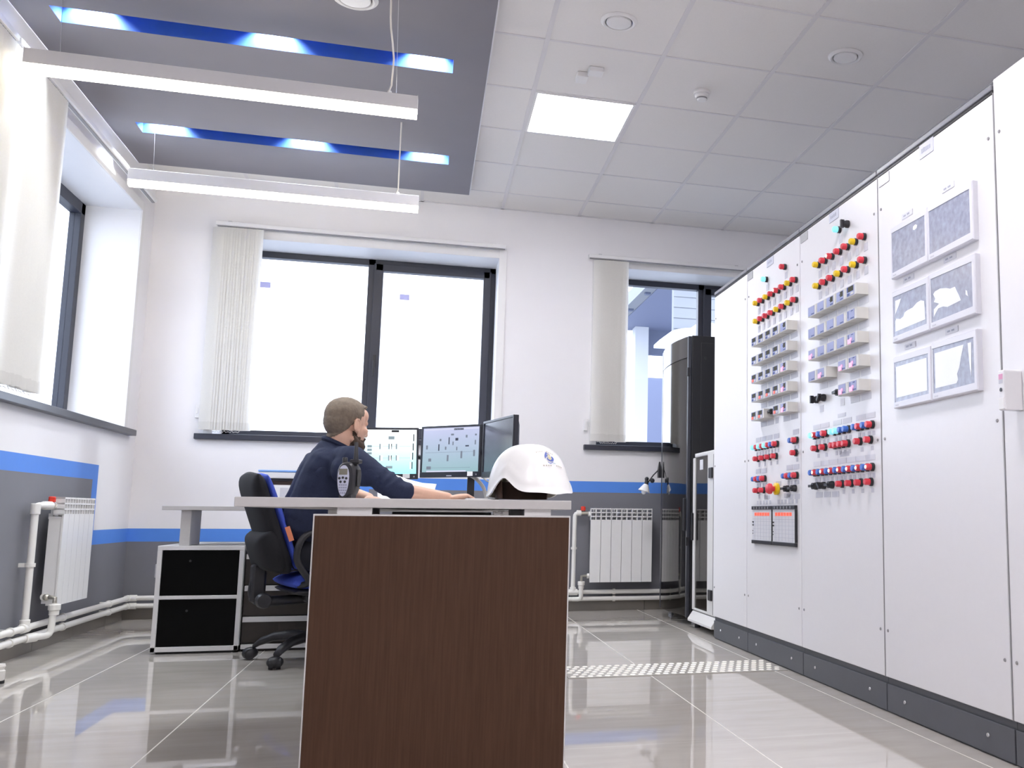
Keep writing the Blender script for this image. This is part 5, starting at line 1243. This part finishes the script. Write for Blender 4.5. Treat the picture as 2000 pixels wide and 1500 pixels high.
for s in (-1, 1):
    b = MB(); c = (.0765, s*.031, .004); b.m(0).ball(hv(*c), (.0115, .0115, .0115), None, 16, 12); b.m(1).ball(hv(c[0]+.0072, c[1], c[2]), (.0058, .0058, .0058), None, 12, 10); b.build('eye', [mat('eye_white', (.62, .58, .55), .3, noise=.02), mat('eye_iris', (.10, .09, .08), .2, noise=.1)], person, True)
    b = MB(); pts = [hv(.091-.010*abs(u)*1.2, s*(.030+.018*u), .027+.003*(1-u*u)) for u in (-1, -.5, 0, .5, 1)]; b.tube(pts, [.002, .0042, .0045, .004, .002], 8); b.build('eyebrow', BEARD, person, True)
# sweater
b = MB()
b.cap((-.425, 4.985, .985), (-.505, 5.065, .80), .108, .128); b.cap((-.505, 5.065, .80), (-.535, 5.085, .62), .128, .126); b.cap((-.535, 5.085, .62), (-.535, 5.095, .57), .126, .128)
b.cap((-.415, 5.03, .93), (-.49, 5.02, .72), .115, .125); b.cap((-.44, 4.93, .93), (-.52, 4.97, .70), .115, .118); b.cap((-.49, 5.12, .93), (-.56, 5.17, .70), .11, .118)
b.cap((-.505, 5.01, .93), (-.575, 5.05, .74), .075, .085)
b.cap((-.405, 4.975, 1.035), (-.425, 4.985, .98), .066, .088)
for sh, el, wr in ((SHR, ELR, WRR), (SHL, ELL, WRL)):
    b.cap(neck0 + Vector((0, 0, -.028)), sh + Vector((0, 0, .004)), .074, .066); b.cap(sh, sh.lerp(el, .55), .066, .056); b.cap(sh.lerp(el, .5), el, .056, .050)
    b.cap(sh + Vector((-.03, .0, -.05)), sh.lerp(el, .3) + Vector((0, 0, -.03)), .07, .055)
    e2 = el.lerp(wr, .20); b.cap(el, e2, .050, .044)
    dr = (wr-el).normalized(); du = (el-sh).normalized()
    for k in range(5):                                               # pushed-up folds
        c = el.lerp(e2, .15+.22*k); rr = .045-.001*k
        ax = dr.cross(Vector((.2, .5, 1))).normalized(); ay = dr.cross(ax)
        b.tube([c + (ax*cos(a)+ay*sin(a))*rr + dr*.006*sin(2*a+k) for a in [2*pi*i/16 for i in range(17)]], .0085, 6)
    for k in range(3):
        c = sh.lerp(el, .62+.13*k); rr = .054
        ax = du.cross(Vector((.2, .5, 1))).normalized(); ay = du.cross(ax)
        b.tube([c + (ax*cos(a)+ay*sin(a))*rr + du*.012*sin(a+k) for a in [2*pi*i/16 for i in range(17)]], .0075, 6)
sme = remesh(b, .0078, 5, 'sweater')
bm = bmesh.new(); bm.from_mesh(sme)
# open the neckline and the cuffs so that the skin passes through a clean edge
def cutaway(bm, co, no):
    bmesh.ops.bisect_plane(bm, geom=bm.verts[:]+bm.edges[:]+bm.faces[:], plane_co=co, plane_no=no, clear_outer=False)
nk = Vector((-.395, 4.983, 1.062)); nn = Vector((.42, .05, .90)).normalized()
kill = [f for f in bm.faces if (f.calc_center_median()-nk).dot(nn) > -.010 and (f.calc_center_median()-nk).length < .090]
bmesh.ops.delete(bm, geom=kill, context='FACES'); bm.to_mesh(sme); bm.free()
sw = putmesh('sweater', sme, SHIRT, person)
so = sw.modifiers.new('thickness', 'SOLIDIFY'); so.thickness = .004; so.offset = -1
tx = bpy.data.textures.new('cloth_folds', 'CLOUDS'); tx.noise_scale = .075; tx.noise_depth = 2
dm = sw.modifiers.new('folds', 'DISPLACE'); dm.texture = tx; dm.strength = .012; dm.mid_level = .5; dm.texture_coords = 'LOCAL'
# ribbed collar
b = MB(); ax = nn.cross(Vector((0, 1, 0))).normalized(); ay = nn.cross(ax); pts = [nk - nn*.014 + (ax*cos(a)*.082 + ay*sin(a)*.080) for a in [2*pi*i/32 for i in range(33)]]
b.tube(pts, .0115, 8); b.build('collar', SHIRT, person, True)
# trousers, shoes
b = MB()
b.cap((-.54, 5.10, .60), (-.53, 5.095, .555), .122, .122)
for hp_, kn, an in ((HPR, KNR, ANR), (HPL, KNL, ANL)):
    b.cap(hp_, kn, .090, .072); b.cap(kn, an + Vector((0, 0, .02)), .070, .056)
putmesh('trousers', remesh(b, .010, 4, 'trousers'), TROUS, person)
for an in (ANR, ANL):
    b = MB(); d = Vector((.95, .30, 0)).normalized(); rs = []
    for s, w, h in ((-.085, .020, .05), (-.07, .034, .075), (-.01, .038, .085), (.06, .040, .065), (.13, .043, .048), (.175, .032, .036), (.19, .012, .022)):
        c = an + d*s; n = Vector((-d.y, d.x, 0)); rs.append([Vector((c.x, c.y, .001)) + n*w*u + Vector((0, 0, h*v)) for u, v in ((-1, 0), (-1.02, .35), (-.8, .8), (-.3, 1), (.3, 1), (.8, .8), (1.02, .35), (1, 0))])
    b.rings(rs); b.build('shoe', BLKP, person, 50)

# ================================================================ OUTSIDE THE RIGHT WINDOW
b = MB(); b.box(-40, 40, BY+.45, 60, -.75, -.7); b.box(-40, LX-.45, -30, BY+.45, -.75, -.7); struct(b.build('ground', mat('grey_snowy_ground', (.30, .31, .33), .9, noise=.2, scale=1)))
t = thing('annex_building', 'pale neighbouring building with a deep eave seen through the right window', 'building', (3.2, 10, 0))
b = MB(); b.box(2.40, 6.5, 8.6, 12.4, 3.2, 3.34); b.build('eave', EXTB, t)
b = MB(); b.box(2.30, 2.399, 8.6, 12.4, 3.205, 3.27); b.box(2.26, 2.30, 8.6, 12.4, 3.20, 3.36); b.build('gutter', EXTW, t)
for y in (9.3, 10.2, 11.1, 12.0):
    b = MB(); b.box(2.31, 2.37, y-.03, y+.03, 3.18, 3.205); b.build('gutter_bracket', EXTD, t)
b = MB(); b.box(2.80, 6.5, 12.3, 12.4, 2.87, 3.2); b.build('beam', EXTD, t)
b = MB(); b.box(2.62, 2.80, 12.1, 12.29, -.7, 3.2); b.build('post', mat('white_post_paint', (.5, .51, .54), .8, noise=.02), t)
b = MB()
b.box(2.315, 6.5, 8.92, 9.0, 2.30, 3.2)
for k in range(8): b.box(2.31, 6.5, 8.912, 8.92, 2.34+.107*k, 2.437+.107*k)
b.build('siding', EXTW, t)
b = MB(); b.box(3.08, 6.5, 13.6, 13.8, -.7, 2.75); b.build('far_wall', EXTB, t)
b = MB(); rs = []
for y in (8.35, 8.85):
    rs.append([Vector((2.10+.65*u, y, 2.36+.16*(1-(2*u-1)**2)**.5*(.6 if u < .5 else 1))) for u in [i/12 for i in range(13)]] + [Vector((2.75, y, 2.33)), Vector((2.10, y, 2.33))])
b.rings(rs); tag(b.build('snow_cap', mat('snow', (.8, .82, .85), .8, noise=.03), None, 30, loc=(2.4, 8.6, 2.33)), 'rounded white snow-covered hood outside behind the black rack top', 'hood')
